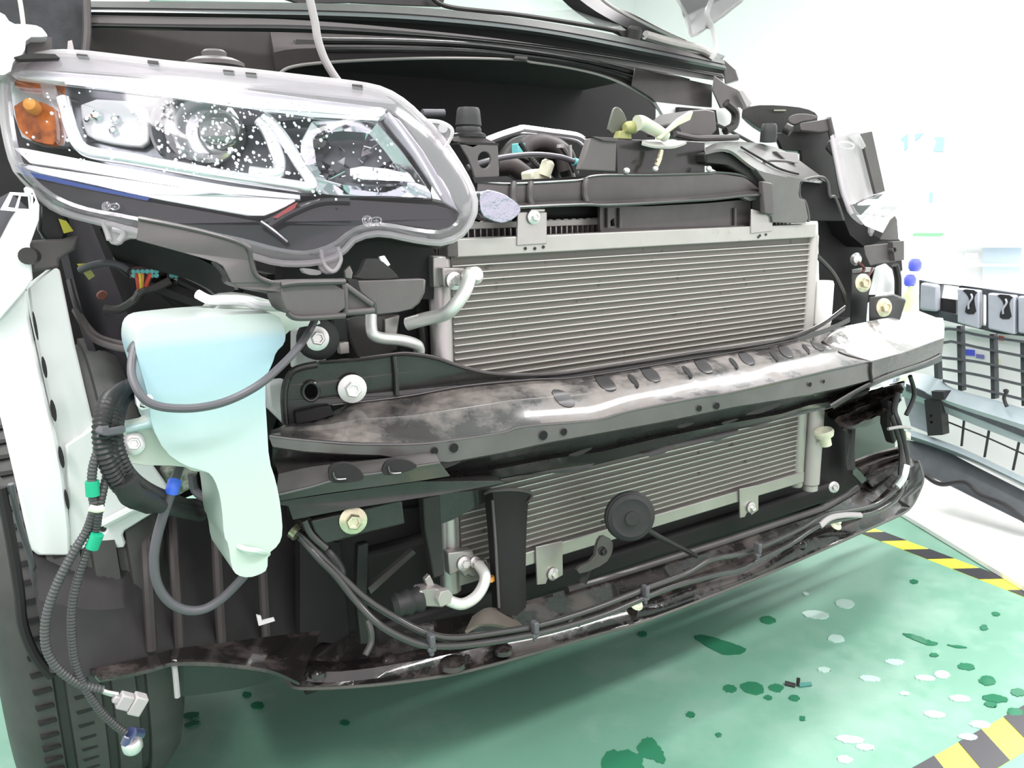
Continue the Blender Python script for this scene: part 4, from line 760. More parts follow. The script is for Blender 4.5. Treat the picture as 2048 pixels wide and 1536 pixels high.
obj('end_cap_lower', loft([on_([(1668, 818), (1720, 786), (1780, 758), (1850, 736), (1884, 722)], .04), on_([(1662, 812), (1720, 778), (1780, 750), (1850, 726), (1884, 710)], -.005)], .003, 24), M['ecoat'], bm)
# lower left tow bracket under the beam
tb = thing('lower_bracket', 'black box bracket with a zinc bolt hanging under the near end of the bumper beam', 'bracket', at(720, 1085, Y=-.07))
obj('bracket_plate', plate(T([(621, 1040), (700, 1022), (800, 998), (806, 1004), (812, 1048), (730, 1068), (652, 1090), (630, 1064)], Y=-.085), .04), M['black'], tb, bevel=.003)
obj('bracket_bolt', hexbolt(at(706, 1040, Y=-.088), (-.25, -1, .1), .0155), M['zinc'], tb)
obj('bracket_rib', tube(T([(608, 1040), (622, 1068), (652, 1096)], Y=-.08), .004, 8), M['ecoat'], tb)
tag(obj('support_stay', plate(T([(846, 996), (880, 988), (884, 1080), (890, 1150), (868, 1158), (858, 1100), (850, 1060)], Y=-.05), .015), M['plasd'], bevel=.002), 'black upright stay between bumper beam and the lower air pipe', 'stay')
t = thing('air_deflector', 'tall curved black plastic column in front of the near end of the condenser', 'deflector', at(1020, 1220, Y=-.06))
obj('column', loft([T([(968, 988), (974, 1050), (980, 1130), (985, 1225)], Y=-.03), T([(985, 982), (990, 1050), (994, 1130), (998, 1228)], Y=-.055), T([(1030, 980), (1032, 1050), (1034, 1130), (1034, 1232)], Y=-.062), T([(1062, 986), (1056, 1010), (1052, 1100), (1052, 1215)], Y=-.04)], .003, 24), M['cavity'], t)
obj('column_rim', tube(T([(968, 988, -.03), (985, 981, -.056), (1030, 979, -.063), (1063, 987, -.04), (1056, 1005, -.045)]), .0025, 8), M['plas'], t)
obj('column_arm', plate(T([(852, 990), (900, 985), (985, 978), (980, 1000), (905, 1040), (860, 1056)], Y=-.035), .006), M['black'], t, bevel=.001)
obj('column_crease', tube(T([(985, 1000), (992, 1100), (998, 1215)], Y=-.058), .002, 6), M['plas'], t)
# ================================================================== under tray
ut = thing('under_tray', 'wet black plastic under tray forming the lowest edge of the car front', 'under tray', (.35, -.02, .17))
Fr = [(562, 1348), (578, 1366), (600, 1377), (700, 1374), (820, 1362), (937, 1342), (1081, 1303), (1200, 1268), (1300, 1239), (1500, 1162), (1640, 1102), (1730, 1062), (1800, 1030), (1822, 1014), (1838, 985), (1847, 956), (1838, 922)]
Mi = [(590, 1330), (610, 1340), (650, 1345), (720, 1340), (830, 1322), (940, 1300), (1081, 1266), (1200, 1232), (1300, 1205), (1480, 1140), (1620, 1078), (1700, 1048), (1770, 1016), (1795, 1000), (1812, 975), (1822, 950), (1820, 915)]
Re = [(600, 1270), (640, 1272), (690, 1270), (760, 1262), (850, 1245), (950, 1225), (1060, 1200), (1180, 1165), (1280, 1135), (1440, 1085), (1560, 1045), (1640, 1018), (1690, 990), (1720, 970), (1755, 945), (1780, 925), (1795, 905)]
wt = mat('wet_grimy_plastic', (.012, .010, .010), .1, dirt=((.06, .047, .042), 16, .48, .66), coat=.7, bump=.5, bscale=28)
rF = [at(x, y, Z=.185) for x, y in Fr]; rM = [at(x, y, Z=.2) for x, y in Mi]; rR = [at(x, y, Z=.215) for x, y in Re]
obj('tray_top', loft([rR, [a*.5+b*.5-V((0, 0, .012)) for a, b in zip(resamp(rR, 60), resamp(rM, 60))], resamp(rM, 60), [a*.5+b*.5-V((0, 0, .004)) for a, b in zip(resamp(rF, 60), resamp(rM, 60))], rF], .003, 70, smooth=False), wt, ut)
obj('tray_edge', tube(rF, .0022, 8, 3), mat('edge_grey', (.09, .09, .08), .4), ut)
obj('rear_ridge', tube([p+V((0, -.004, .002)) for p in resamp(rR, 30)][8:24], .006, 10, 2), M['ecoat'], ut)
obj('left_tray', loft([T([(180, 1338, -.03), (300, 1312, -.025), (347, 1298, -.02), (450, 1285, .01), (560, 1270, .02), (640, 1262, .0)]), T([(190, 1350, -.045), (300, 1326, -.04), (347, 1312, -.04), (450, 1305, -.02), (560, 1310, -.03), (620, 1310, -.04)]), T([(200, 1362, -.05), (300, 1338, -.055), (347, 1325, -.06), (440, 1326, -.06), (540, 1340, -.07), (600, 1366, -.08)])], .004, 40), wt, ut)
obj('tray_skirt', plate(T([(347, 1322, -.05), (420, 1326, -.055), (500, 1334, -.06), (566, 1350, -.065), (560, 1358, -.06), (480, 1378, -.05), (400, 1390, -.045), (355, 1394, -.04)]), .003), clear('smoky_skirt', (.5, .55, .52), .3, .1, .5, (.05, .07, .06)), ut)
obj('skirt_rib', tube(T([(348, 1322), (352, 1360), (355, 1394)], Y=-.055), .003, 8), M['grey'], ut)
for x, y, rx, ry in [(637, 1340, 22, 9), (775, 1316, 20, 9), (905, 1323, 30, 9), (420, 1305, 20, 6), (1006, 1296, 22, 6), (1150, 1240, 20, 4), (1600, 1085, 20, 4), (490, 1310, 14, 6)]:
    c = at(x, y, Z=.2); obj('tray_boss', lathe(c-V((0, 0, .006)), (0, 0, 1), [(rx*.0006, 0), (rx*.00055, .006), (rx*.0003, .009), (.001, .0095)], 18), wt, ut)
for x, y in [(1273, 1210), (1672, 1052)]: obj('tray_clip', lathe(at(x, y, Z=.205), (0, -.5, 1), [(.010, 0), (.008, .004), (.005, .005), (.005, .012), (.001, .013)], 12), M['cream'], ut)
obj('tray_hump', loft([T([(930, 1262), (960, 1248), (1000, 1250), (1040, 1258)], Y=-.08), T([(945, 1232), (975, 1215), (1010, 1222), (1045, 1250)], Y=-.05)], .004, 16), mat('dusty_hump', (.11, .095, .08), .7, var=.2), ut)
fo = []
for i, (l, z_) in enumerate([([(1708, 924), (1750, 908), (1800, 896)], .25), ([(1712, 932), (1752, 916), (1802, 902)], .225), ([(1722, 940), (1758, 922), (1804, 908)], .245), ([(1730, 950), (1764, 930), (1806, 914)], .222), ([(1738, 962), (1772, 940), (1808, 920)], .24), ([(1746, 974), (1780, 950), (1810, 928)], .215)]):
    fo.append([at(x, y, Z=z_) for x, y in l])
obj('tray_fold', loft(fo, .004, 24, smooth=False), M['dusty'], ut)
obj('end_upstand', plate([at(x, y, Z=z) for x, y, z in [(1800, 1000, .2), (1822, 1014, .185), (1838, 985, .19), (1847, 956, .2), (1838, 924, .215), (1822, 935, .215), (1818, 965, .205)]], .004), mat('wet_black_plastic_edge', (.03, .03, .03), .08, coat=1, spec=1), ut)
cd_ = []
for i, (l, d) in enumerate([([(1640, 818), (1700, 786), (1760, 762), (1816, 752)], -.03), ([(1650, 826), (1706, 800), (1764, 774), (1810, 766)], -.075), ([(1654, 832), (1710, 806), (1766, 786), (1808, 776)], -.02), ([(1666, 838), (1716, 818), (1770, 796), (1804, 786)], -.07), ([(1672, 846), (1722, 826), (1772, 806), (1802, 796)], -.015), ([(1684, 858), (1732, 842), (1774, 820), (1798, 808)], -.06), ([(1690, 862), (1740, 852), (1776, 832), (1794, 820)], -.0)]):
    random.seed(i); cd_.append([at(x, y+random.uniform(-2, 2), Y=d+random.uniform(-.01, .01)) for x, y in resamp2(l, 9)])
obj('corner_duct', loft(cd_, .004, 40, smooth=False), mat('crumpled_wet_plastic', (.03, .026, .025), .15, coat=1, dirt=((.16, .13, .12), 20, .5, .7)), ut)
obj('corner_frame', [plate(T([(1780, 800), (1796, 810), (1800, 870), (1790, 890), (1778, 850)], Y=-.06), .02), plate(T([(1690, 785), (1790, 765), (1800, 785), (1740, 810), (1700, 830)], Y=.0), .02)], M['plasd'], ut, bevel=.004)
# horn
hn = thing('horn', 'round black horn on a bracket low in front of the condenser', 'horn', at(1230, 1150, Y=-.05))
hc = at(1262, 1035, Y=-.075)
ax = V((-.5, -1, .12)).normalized()
obj('horn_disc', lathe(hc-ax*.012, ax, [(.030, -.006), (.034, -.004), (.036, .0), (.0375, .004), (.036, .009), (.034, .010), (.034, .013), (.028, .0155), (.022, .014), (.010, .016), (.010, .019), (.004, .0195), (.001, .019)], 36), M['rubber'], hn)
obj('horn_bracket', plate(T(rnd([(1195, 1085), (1206, 1070), (1226, 1080), (1226, 1104), (1212, 1128), (1160, 1150), (1152, 1138), (1190, 1120)], 1), Y=-.06), .006, [T(oval(1204, 1102, 8, 9), Y=-.06)]), M['ecoat'], hn, bevel=.001)
obj('horn_stud', hexbolt(at(1204, 1102, Y=-.056), (0, -1, .1), .009), M['ecoatd'], hn)
obj('horn_wire', tube(T([(1295, 1060, -.06), (1330, 1080, -.06), (1370, 1100, -.05), (1392, 1112, -.04)]), .004, 8), M['loom'], hn)
obj('horn_stay', tube(T([(1200, 1110), (1180, 1135), (1165, 1165)], Y=-.05), .006, 8), M['ecoatd'], hn)
# lower air pipe with clamp
lp = thing('lower_air_pipe', 'bare aluminium pipe with a silver block coming off the bottom corner of the condenser', 'pipe', at(870, 1215, Y=-.05))
obj('pipe', tube(T([(958, 1130, -.03), (970, 1150, -.05), (966, 1172, -.055), (950, 1195, -.06), (925, 1208, -.06), (900, 1202, -.055), (885, 1190, -.05)]), .0075, 14), M['pipe'], lp)
obj('coupling_block', [plate(T([(840, 1182), (868, 1176), (884, 1178), (896, 1184), (904, 1192), (900, 1206), (885, 1216), (846, 1214), (838, 1200)], Y=-.06), .02)], M['alu'], lp, bevel=.003)
obj('coupling_plate', plate(T([(882, 1184), (898, 1180), (906, 1190), (902, 1206), (880, 1214), (876, 1200)], Y=-.068), .01), M['aluw'], lp, bevel=.001)
obj('coupling_stud', plate(T([(850, 1160), (860, 1150), (866, 1162), (872, 1176), (856, 1176)], Y=-.05), .008), M['alu'], lp, bevel=.001)
obj('rubber_sleeve', lathe(at(838, 1198, Y=-.05), (-1, .1, -.05), [(.015, -.004), (.017, .0), (.014, .008), (.017, .014), (.014, .022), (.016, .03), (.010, .036)], 18), M['rubber'], lp)
obj('pipe_band', lathe(at(976, 1158, Y=-.045), (0, .2, 1), [(.009, -.003), (.009, .003)], 14), M['orange'], lp)
tag(obj('ac_pipe', tube(T([(742, 628, .0), (742, 650, -.005), (746, 668, -.01), (762, 676, -.01), (800, 680, -.01), (830, 688, -.01), (838, 698, -.005), (836, 715, .0)]), .0072, 12), M['pipe']), 'bent bare aluminium pipe above the near end of the bumper beam', 'pipe')
t = thing('radiator_side_bracket', 'dull steel bracket plate behind the bent aluminium pipe', 'bracket', at(760, 720, Y=.03))
obj('plate', plate(T([(690, 640), (720, 632), (800, 628), (796, 700), (760, 716), (715, 715), (704, 690)], Y=.035), .01), M['ecoat'], t, bevel=.002)
obj('upright', plate(T([(666, 636), (692, 636), (700, 700), (668, 705)], Y=.02), .01), M['ecoatd'], t, bevel=.002)
obj('bright_foot', plate(T([(770, 640), (800, 630), (792, 676), (770, 676)], Y=.03), .006), M['alu'], t, bevel=.001)
obj('square_nut', box(at(686, 695, Y=.01), (.012, .01, .014)), M['alu'], t, bevel=.001)
obj('filler_box', plate(T([(800, 600), (862, 590), (868, 720), (800, 714)], Y=.05), .02), M['cavity'], t)
obj('strut', rod(at(846, 650, Y=.04), at(850, 706, Y=.04), .006), M['ecoat'], t)
# frame rails behind the tray at the near side
t = thing('lower_side_frame', 'thin dark steel struts low behind the two black hoses', 'frame', at(700, 1260, Y=.02))
obj('post', plate(T([(716, 1090), (738, 1085), (736, 1180), (740, 1290), (722, 1290), (712, 1200)], Y=.0), .012), M['ecoatd'], t, bevel=.002)
obj('diagonal', plate(T([(736, 1176), (826, 1100), (832, 1106), (742, 1188)], Y=.0), .008), M['ecoat'], t)
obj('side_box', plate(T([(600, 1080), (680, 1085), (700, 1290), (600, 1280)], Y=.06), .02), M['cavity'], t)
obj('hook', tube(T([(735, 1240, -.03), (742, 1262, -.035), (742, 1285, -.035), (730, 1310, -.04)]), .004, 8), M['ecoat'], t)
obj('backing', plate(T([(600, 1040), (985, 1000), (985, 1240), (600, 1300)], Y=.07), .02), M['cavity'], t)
# ================================================================== near headlight
hl = thing('headlight', 'large clear headlight dotted with water drops at the near upper corner', 'headlight', (-.25, -.02, .70))
HA, HB = V((-.449, .05, .88)), V((-.056, -.14, .785))
hd = (HB-HA); hd.z = 0; hd.normalize(); hn_ = V((hd.y, -hd.x, 0)); hn_ = (hn_+V((0, 0, .28))).normalized()
def H(l, off=0.0):
    out = []
    for q in l:
        o_ = q[2] if len(q) == 3 else off
        bulge = .018*math.sin(max(0, min(1, (q[0]-10)/930))*math.pi)
        out.append(on(q[0], q[1], HA+hn_*(o_+bulge), hn_))
    return out
def hp(name, l, off, t, m, par=None, rd=0, **k): return obj(name, plate(H(rnd(l, rd) if rd else l, off), t, d=-hn_), m, par or hl, **k)
out = [(6, 140), (60, 116), (110, 106), (170, 108), (240, 116), (340, 128), (480, 142), (620, 158), (720, 170), (770, 182), (810, 206), (840, 234), (870, 262), (905, 310), (935, 360), (950, 400), (948, 430), (930, 462), (905, 480), (880, 486), (830, 480), (770, 468), (735, 470), (705, 482), (680, 510), (640, 524), (590, 528), (545, 524), (480, 505), (400, 490), (300, 470), (200, 445), (110, 418), (60, 370), (30, 335), (10, 260), (2, 190)]
face = [(18, 158), (60, 146), (130, 148), (300, 162), (500, 184), (680, 206), (770, 216), (800, 232), (840, 290), (876, 350), (905, 400), (925, 425), (915, 450), (890, 466), (850, 466), (760, 452), (710, 462), (672, 490), (620, 508), (570, 505), (480, 482), (380, 462), (260, 438), (160, 418), (90, 384), (40, 330), (22, 260), (16, 200)]
dk = mat('lamp_black', (.012, .012, .014), .14, coat=.6)
hp('housing', [(x*.985+6, y*.97+8) for x, y in out], -.085, .05, M['plasd'], bevel=.004)
hp('inner_backing', [(x*.98+8, y*.97+8) for x, y in face], -.070, .01, M['cavity'])
# outer lens: rim + curved skin
rs = lambda l, o_, n=90: resamp(spl(H(l, o_), 5, True)+[spl(H(l, o_), 5, True)[0]], n)
ro, rf1 = rs(out, -.030), rs(face, -.006)
obj('lens_rim', loft([ro, [a*.5+b*.5+hn_*.004 for a, b in zip(ro, rf1)], rf1], .004, 90, smooth=False), M['rim'], hl)
obj('rim_bead', tube(ro, .0035, 8, 0), M['haze'], hl)
# lens skin as concentric loft to centre line
f90 = [(p.x, p.y) for p in resamp(spl([(x, y, 0) for x, y in face], 5, True)+[V((face[0][0], face[0][1], 0))], 90)]
obj('lens', loft([H([(470+(x-470)*k, 310+(y-310)*k) for x, y in f90], -.006+.010*(1-k)) for k in (1, .8, .6, .4, .2, .04)], .0015, 90, smooth=False), M['clearp'], hl)
# upper clear flange shelf and its notches
hp('upper_flange', [(40, 124), (110, 108), (240, 118), (480, 144), (700, 170), (760, 184), (790, 204), (700, 194), (480, 170), (240, 146), (110, 136), (20, 142)], -.034, .006, M['haze'])
for x, y in [(162, 109), (304, 122), (455, 141), (500, 146), (713, 170)]: hp('flange_notch', [(x-9, y-2), (x+12, y), (x+12, y+6), (x-9, y+4)], -.026, .006, M['plasd'])
# light guide bars
wht = mat('lamp_white_guide', (.93, .93, .95), .2, coat=1)
hp('upper_light_bar', [(20, 146), (60, 138), (140, 146), (300, 158), (480, 178), (640, 200), (740, 212), (772, 216), (768, 232), (740, 236), (620, 232), (480, 208), (300, 182), (130, 164), (24, 152)], -.020, .012, wht, rd=1, bevel=.002)
hp('light_bar_ridge', [(130, 160), (300, 176), (480, 202), (640, 224), (760, 236), (756, 241), (620, 234), (470, 214), (300, 188), (130, 168)], -.014, .004, M['chromes'])
# amber indicator
o = hp('indicator_bowl', [(20, 164), (70, 158), (122, 166), (126, 200), (134, 270), (128, 292), (80, 288), (44, 274), (28, 230)], -.045, .01, M['chromes'])
hp('amber_lens', [(28, 162), (70, 157), (124, 168), (122, 186), (112, 178), (60, 176), (30, 172)], -.036, .008, M['amber'])
hp('amber_lens', [(26, 200), (104, 206), (112, 240), (114, 290), (82, 286), (50, 274), (34, 250)], -.036, .008, M['amber'], rd=1)
hp('prism_plate', [(78, 165), (108, 168), (114, 198), (88, 196)], -.030, .006, M['haze'], bevel=.001)
obj('amber_bulb', lathe(H([(66, 214)], -.03)[0], hn_, [(.006, -.01), (.0075, 0), (.006, .008), (.001, .011)], 14), M['orange'], hl)
# dark bezel with chrome edged window
hp('bezel', [(126, 172), (300, 184), (480, 210), (620, 236), (760, 244), (880, 400), (640, 392), (560, 392), (430, 376), (300, 352), (180, 318), (134, 290)], -.055, .006, mat('lamp_bezel_grey', (.1, .105, .115), .25, .5))
sw = [(126, 196), (134, 230), (146, 268), (160, 292), (185, 306), (260, 318), (340, 332), (440, 350), (520, 362), (590, 372), (618, 376), (624, 366), (600, 330), (576, 290), (548, 252), (528, 232)]
obj('chrome_swoosh', tube(H(sw, -.026), .0062, 12, 6), mat('bright_chrome', (.95, .95, .97), .15, .7), hl)
obj('inner_swoosh', tube(H([(520, 240), (536, 262), (552, 300), (560, 330), (550, 350), (500, 346)], -.030), .0075, 12, 6), M['chromes'], hl)
# rectangular side reflector
o = hp('side_reflector', [(158, 196), (290, 204), (300, 250), (296, 294), (240, 290), (176, 276), (164, 250)], -.052, .008, wht, rd=1, bevel=.002)
for x, y, s in [(194, 232, 10), (232, 240, 9), (228, 262, 8), (176, 240, 6)]: obj('facet', lathe(H([(x, y)], -.050)[0], hn_, [(s*.0006, -.002), (s*.0006, .002), (s*.0003, .004), (.001, .004)], 6), M['chrome'], hl)
# projector
pc = H([(440, 262)], -.045)[0]; pa = (hn_*1+V((-.1, -.5, .0))).normalized()
obj('projector_ring', lathe(H([(415, 262)], -.05)[0], pa, [(.033, -.01), (.034, .006), (.031, .010), (.026, .004), (.022, -.004)], 40, 1.0), M['chromes'], hl)
obj('outer_bowl', lathe(H([(390, 262)], -.055)[0], pa, [(.040, -.004), (.043, .008), (.040, .010), (.030, -.002), (.018, -.004), (.001, -.004)], 40), mat('smoked_chrome', (.3, .3, .31), .15, .9), hl)
obj('projector_lens', lathe(pc-hn_*.006, pa, [(.024, -.006), (.024, .0), (.022, .009), (.016, .017), (.008, .0205), (.001, .0215)], 32), mat('projector_glass', (.3, .31, .3), .03, .6, coat=1, spec=1), hl)
# main beam reflector at the inner end: facets around a bulb
rc = H([(700, 320)], -.075)[0]; u_ = hd; w_ = hn_.cross(hd).normalized()
v = []; f = []; random.seed(5)
ring = H([(625, 245), (680, 240), (752, 246), (800, 300), (850, 370), (866, 396), (780, 392), (700, 392), (640, 388), (606, 340), (600, 290)], -.03)
n = len(ring)
levels = [ring]
for s, d in [(.72, -.02), (.42, -.035), (.15, -.045)]: levels.append([rc+(p-ring[i]*0-rc)*s+hn_*(d+.02+random.uniform(-.004, .004)) for i, p in enumerate(ring)])
obj('main_reflector', loft([l+[l[0]] for l in levels], .002, n*4+1, smooth=False), M['chrome'], hl, ang=8)
random.seed(21)
fm1 = mat('facet_dark_chrome', (.25, .25, .26), .1, .95)
for i in range(46):
    x = random.uniform(615, 840); y = random.uniform(250+max(0, x-760)*.9, 385); s_ = random.uniform(6, 22); q = [(x+random.uniform(-1, 1)*s_, y+random.uniform(-1, 1)*s_*.8) for _ in range(3)]
    pp = [H([c], -.045+random.uniform(-.012, .012))[0] for c in q]
    if (pp[1]-pp[0]).cross(pp[2]-pp[0]).length > 2e-5: obj('reflector_facet', plate(pp, .001), random.choice([M['chrome'], fm1, M['chromes'], M['cavity']]), hl)
obj('bulb', [lathe(H([(640, 290)], -.05)[0], hn_, [(.008, -.01), (.010, 0), (.008, .012), (.001, .016)], 16)], mat('bulb_black', (.03, .03, .03), .2, coat=1), hl)
hp('reflector_shelf', [(700, 330), (800, 340), (850, 366), (800, 362), (700, 358)], -.035, .006, M['chrome'], rd=1)
hp('inner_edge_reflector', [(866, 352), (880, 350), (904, 392), (900, 406), (880, 400), (860, 396)], -.035, .01, wht, rd=1)
hp('end_panel', [(774, 222), (800, 240), (846, 300), (905, 398), (916, 422), (884, 404), (822, 310), (766, 242)], -.034, .006, mat('end_panel_grey', (.42, .42, .45), .25, .3, coat=.5), bevel=.002)
obj('end_crease', tube(H([(776, 226), (830, 300), (882, 392)], -.026), .0022, 8), M['chromes'], hl)
# lower chrome strip and glossy black lower panel
hp('lower_light_bar', [(28, 322), (60, 330), (140, 342), (300, 366), (440, 386), (560, 398), (600, 398), (560, 420), (520, 436), (420, 418), (300, 396), (160, 364), (60, 344)], -.022, .012, M['chromes'], rd=1, bevel=.002)
hp('strip_white_edge', [(28, 296), (44, 296), (180, 322), (320, 348), (460, 372), (600, 390), (600, 398), (440, 386), (280, 362), (130, 336), (60, 326)], -.028, .006, wht)  # white strip above the lower light bar
hp('painted_blue_reflection', [(30, 330), (60, 344), (160, 367), (300, 396), (294, 401), (160, 375), (50, 351)], -.018, .004, mat('blue_reflection_tint', (.01, .04, .2), .15, coat=1))  # blue reflection on the chrome strip, put in as a coloured sliver
hp('lower_black_panel', [(32, 345), (60, 352), (160, 378), (300, 404), (420, 425), (520, 444), (545, 432), (580, 412), (640, 396), (760, 402), (870, 410), (905, 420), (918, 438), (900, 455), (860, 458), (770, 444), (715, 452), (680, 478), (640, 498), (590, 506), (540, 500), (440, 474), (320, 448), (200, 426), (110, 400), (60, 372)], -.024, .01, dk)
obj('panel_crease', tube(H([(522, 444), (545, 460), (575, 485)], -.020), .0025, 8), dk, hl)
obj('panel_step', tube(H([(540, 452), (580, 428), (640, 404), (700, 402)], -.020), .003, 8), dk, hl)
hp('red_sliver', [(545, 436), (580, 412), (596, 404), (590, 416), (560, 436)], -.018, .003, mat('glossy_red', (.25, .015, .015), .2, coat=1))  # glossy red sliver on the black panel
def mark(x, y, s):
    g = [tube(H(oval(x-8*s, y, 9*s, 9*s, 0, 16)+[(x+1*s, y)], .0), .0008, 6, 0), tube(H(oval(x-8*s, y, 5*s, 6*s, 0, 10)+[(x-3*s, y)], .0), .0007, 6, 0), tube(H([(x-11*s, y-4*s), (x-5*s, y), (x-11*s, y+4*s)], .0), .0007, 6, 0),
         tube(H([(x+1*s, y-3*s), (x+8*s, y-6*s), (x+18*s, y-5*s), (x+20*s, y+3*s), (x+12*s, y+7*s), (x+2*s, y+5*s)], .0), .0008, 6, 3), tube(H([(x+5*s, y+1*s), (x+15*s, y+1*s)], .0), .0007, 6, 0), tube(H([(x+11*s, y-3*s), (x+11*s, y+4*s)], .0), .0006, 6, 0)]
    obj('moulded_mark', g, M['rim'], hl)
mark(742, 441, 1.0); mark(220, 413, .9)
# mounting tabs
hp('clear_tab', rnd([(846, 240), (872, 242), (896, 248), (906, 262), (902, 276), (886, 300), (868, 290)], 1), -.03, .004, M['rim'], bevel=.001)
obj('tab_edge', tube(H([(846, 241), (880, 244), (902, 256), (903, 272), (888, 298)], -.028), .002, 8), M['haze'], hl)
obj('tab_boss', rod(H([(886, 256)], -.03)[0], H([(886, 256)], -.022)[0], .005), M['haze'], hl)
hp('lower_tab', rnd([(638, 500), (668, 488), (682, 500), (684, 530), (672, 546), (646, 548), (634, 535)], 1), -.03, .005, M['rim'], bevel=.001)
obj('tab_edge', tube(H([(642, 500), (650, 530), (668, 542), (682, 520), (676, 494)], -.027), .002, 8), M['haze'], hl)
hp('lower_tab', rnd([(206, 452), (240, 456), (282, 466), (280, 476), (250, 476), (236, 490), (216, 486)], 1), -.03, .005, M['haze'], bevel=.001)
obj('tab_edge', [tube(H([(206, 446), (214, 466), (218, 480)], -.027), .0025, 8), tube(H([(226, 458), (246, 466), (238, 482)], -.027), .0025, 8)], M['haze'], hl)
# drops
random.seed(11); g = []
for i in range(420):
    if random.random() < .72: x, y = random.uniform(310, 620), random.uniform(200, 350)
    elif random.random() < .6: x, y = random.uniform(600, 860), random.uniform(250, 400)
    else: x, y = random.uniform(30, 300), random.uniform(170, 320)
    if x > 760 and y < 250+(x-760)*1.3: continue
    r = random.choice([.0007, .0009, .0011, .0014, .0018])
    fx, fy = (x-470), (y-310); k = min(1, math.hypot(fx/440, fy/160)); g.append(lathe(H([(x, y)], .004-.010*k*k+.0002)[0], hn_, [(r, -.0008), (r*.8, r*.4), (r*.3, r*.6), (.0001, r*.62)], 7))
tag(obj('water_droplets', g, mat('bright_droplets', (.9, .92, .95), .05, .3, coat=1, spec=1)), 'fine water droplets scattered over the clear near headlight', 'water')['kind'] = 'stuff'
# silver bulb shield beside the inner end
tag(obj('silver_reflector_cover', plate(T(rnd([(958, 394), (968, 378), (1000, 384), (1022, 396), (1046, 416), (1030, 438), (1006, 447), (985, 442), (962, 430)], 1), Y=-.03), .03), mat('mirror_silver', (.42, .42, .5), .12, .95, bump=1, bscale=70), bevel=.008, seg=4), 'crumpled mirror silver cover between the near headlight and the cross member', 'cover')
# ================================================================== far headlight, edge on
h2 = thing('headlight', 'far headlight seen edge on at the right, its clear lens rim facing the camera', 'headlight', at(1720, 460, Y=.0))
sd = mat('lamp_side_grey', (.36, .34, .35), .35, var=.1, vscale=10)
obj('side_shell', loft([T([(1664, 278), (1674, 330), (1685, 385), (1698, 410)], Y=.02), T([(1700, 266), (1712, 330), (1726, 385), (1740, 402)], Y=.05), T([(1744, 264), (1754, 320), (1764, 370), (1770, 384)], Y=.08)], .004, 24), sd, h2)
obj('side_edge_band', plate(T([(1722, 268), (1744, 263), (1770, 382), (1752, 388)], Y=.045), .006), M['plas'], h2)
obj('shell_highlight', plate(T([(1700, 272), (1720, 268), (1732, 292), (1726, 298)], Y=.04), .004), M['haze'], h2)
obj('side_mark', tube(T(oval(1692, 291, 16, 7, .1, 14)+[(1708, 292)], Y=.015), .002, 6, 0), M['haze'], h2)
obj('clear_rim', tube(T([(1668, 270, .0), (1676, 310, -.01), (1684, 352, -.02), (1692, 392, -.03), (1702, 420, -.04), (1718, 438, -.05), (1728, 442, -.05), (1742, 430, -.05), (1760, 415, -.05)]), .006, 10), M['rim'], h2)
obj('clear_rim_inner', tube(T([(1664, 272, .0), (1672, 312, -.01), (1680, 352, -.02), (1690, 396, -.03), (1704, 428, -.04)]), .003, 8), M['haze'], h2)
obj('lower_lens', plate(T([(1704, 412, -.03), (1768, 384, .0), (1800, 392, -.02), (1798, 414, -.04), (1776, 430, -.05), (1740, 432, -.05), (1722, 436, -.05)]), .004), M['clearp'], h2)
obj('dark_inside', plate(T([(1706, 408), (1766, 388), (1740, 412), (1722, 430), (1712, 424)], Y=.03), .01), dk, h2)
obj('lens_band', plate(T([(1728, 424, -.04), (1764, 394, -.02), (1798, 392, -.02), (1796, 414, -.03), (1770, 432, -.05), (1752, 428, -.05)]), .004), M['haze'], h2)
obj('lens_prong', plate(T([(1744, 424, -.05), (1752, 426, -.05), (1750, 460, -.04), (1744, 474, -.04), (1740, 466, -.04)]), .005), M['rim'], h2, bevel=.001)
obj('lower_housing', plate(T([(1690, 396, .06), (1712, 430, .06), (1746, 470, .06), (1766, 480, .06), (1730, 495, .06), (1700, 470, .06), (1684, 430, .06)]), .06), M['cavity'], h2)
# ================================================================== front tyre
ty = thing('tyre', 'black front tyre at the lower left corner with cross grooves in its tread', 'tyre', (-.44, .30, 0))
tc_ = (-.352, .315, .308); tm = mat('tyre_rubber', (.05, .05, .048), .55, var=.3, vscale=12, dirt=((.07, .068, .06), 7, .5, .8))
tyw = .19
pr = [(.20, 0), (.26, .004), (.285, .012), (.298, .025), (.304, .035), (.304, .05), (.296, .052), (.296, .060), (.305, .062), (.3065, .085), (.298, .087), (.298, .095), (.3065, .097), (.305, .128), (.296, .130), (.296, .138), (.304, .140), (.302, .156), (.294, .170), (.28, .182), (.255, .19), (.20, .19)]
obj('tyre_body', lathe(tc_, (-1, 0, 0), pr, 96), tm, ty, ang=50)
g = []
for i in range(96):
    a = 2*math.pi*i/96; rr_ = V((0, math.cos(a), math.sin(a))); tt = V((0, -math.sin(a), math.cos(a)))
    for x in (.114, .150):
        g.append(box(V(tc_)+rr_*.303+V((-x, 0, 0)), (.016, .005, .006), (V((1, 0, 0)), (tt+V((.3, 0, 0))).normalized(), rr_)))
o = obj('tread_slit', g, M['cavity'], ty); o['kind'] = 'stuff'
obj('rim', lathe(tc_, (-1, 0, 0), [(.20, .03), (.19, .09), (.19, .16), (.20, .19), (.17, .185), (.001, .17)], 48), mat('wheel_alloy', (.25, .28, .36), .3, .8), ty)
tag(obj('brake_cover', lathe((-.345, .315, .308), (1, 0, 0), [(.13, 0), (.13, .02), (.05, .04), (.001, .04)], 32), M['cavity']), 'dark brake cover on the inner side of the front tyre', 'brake cover')
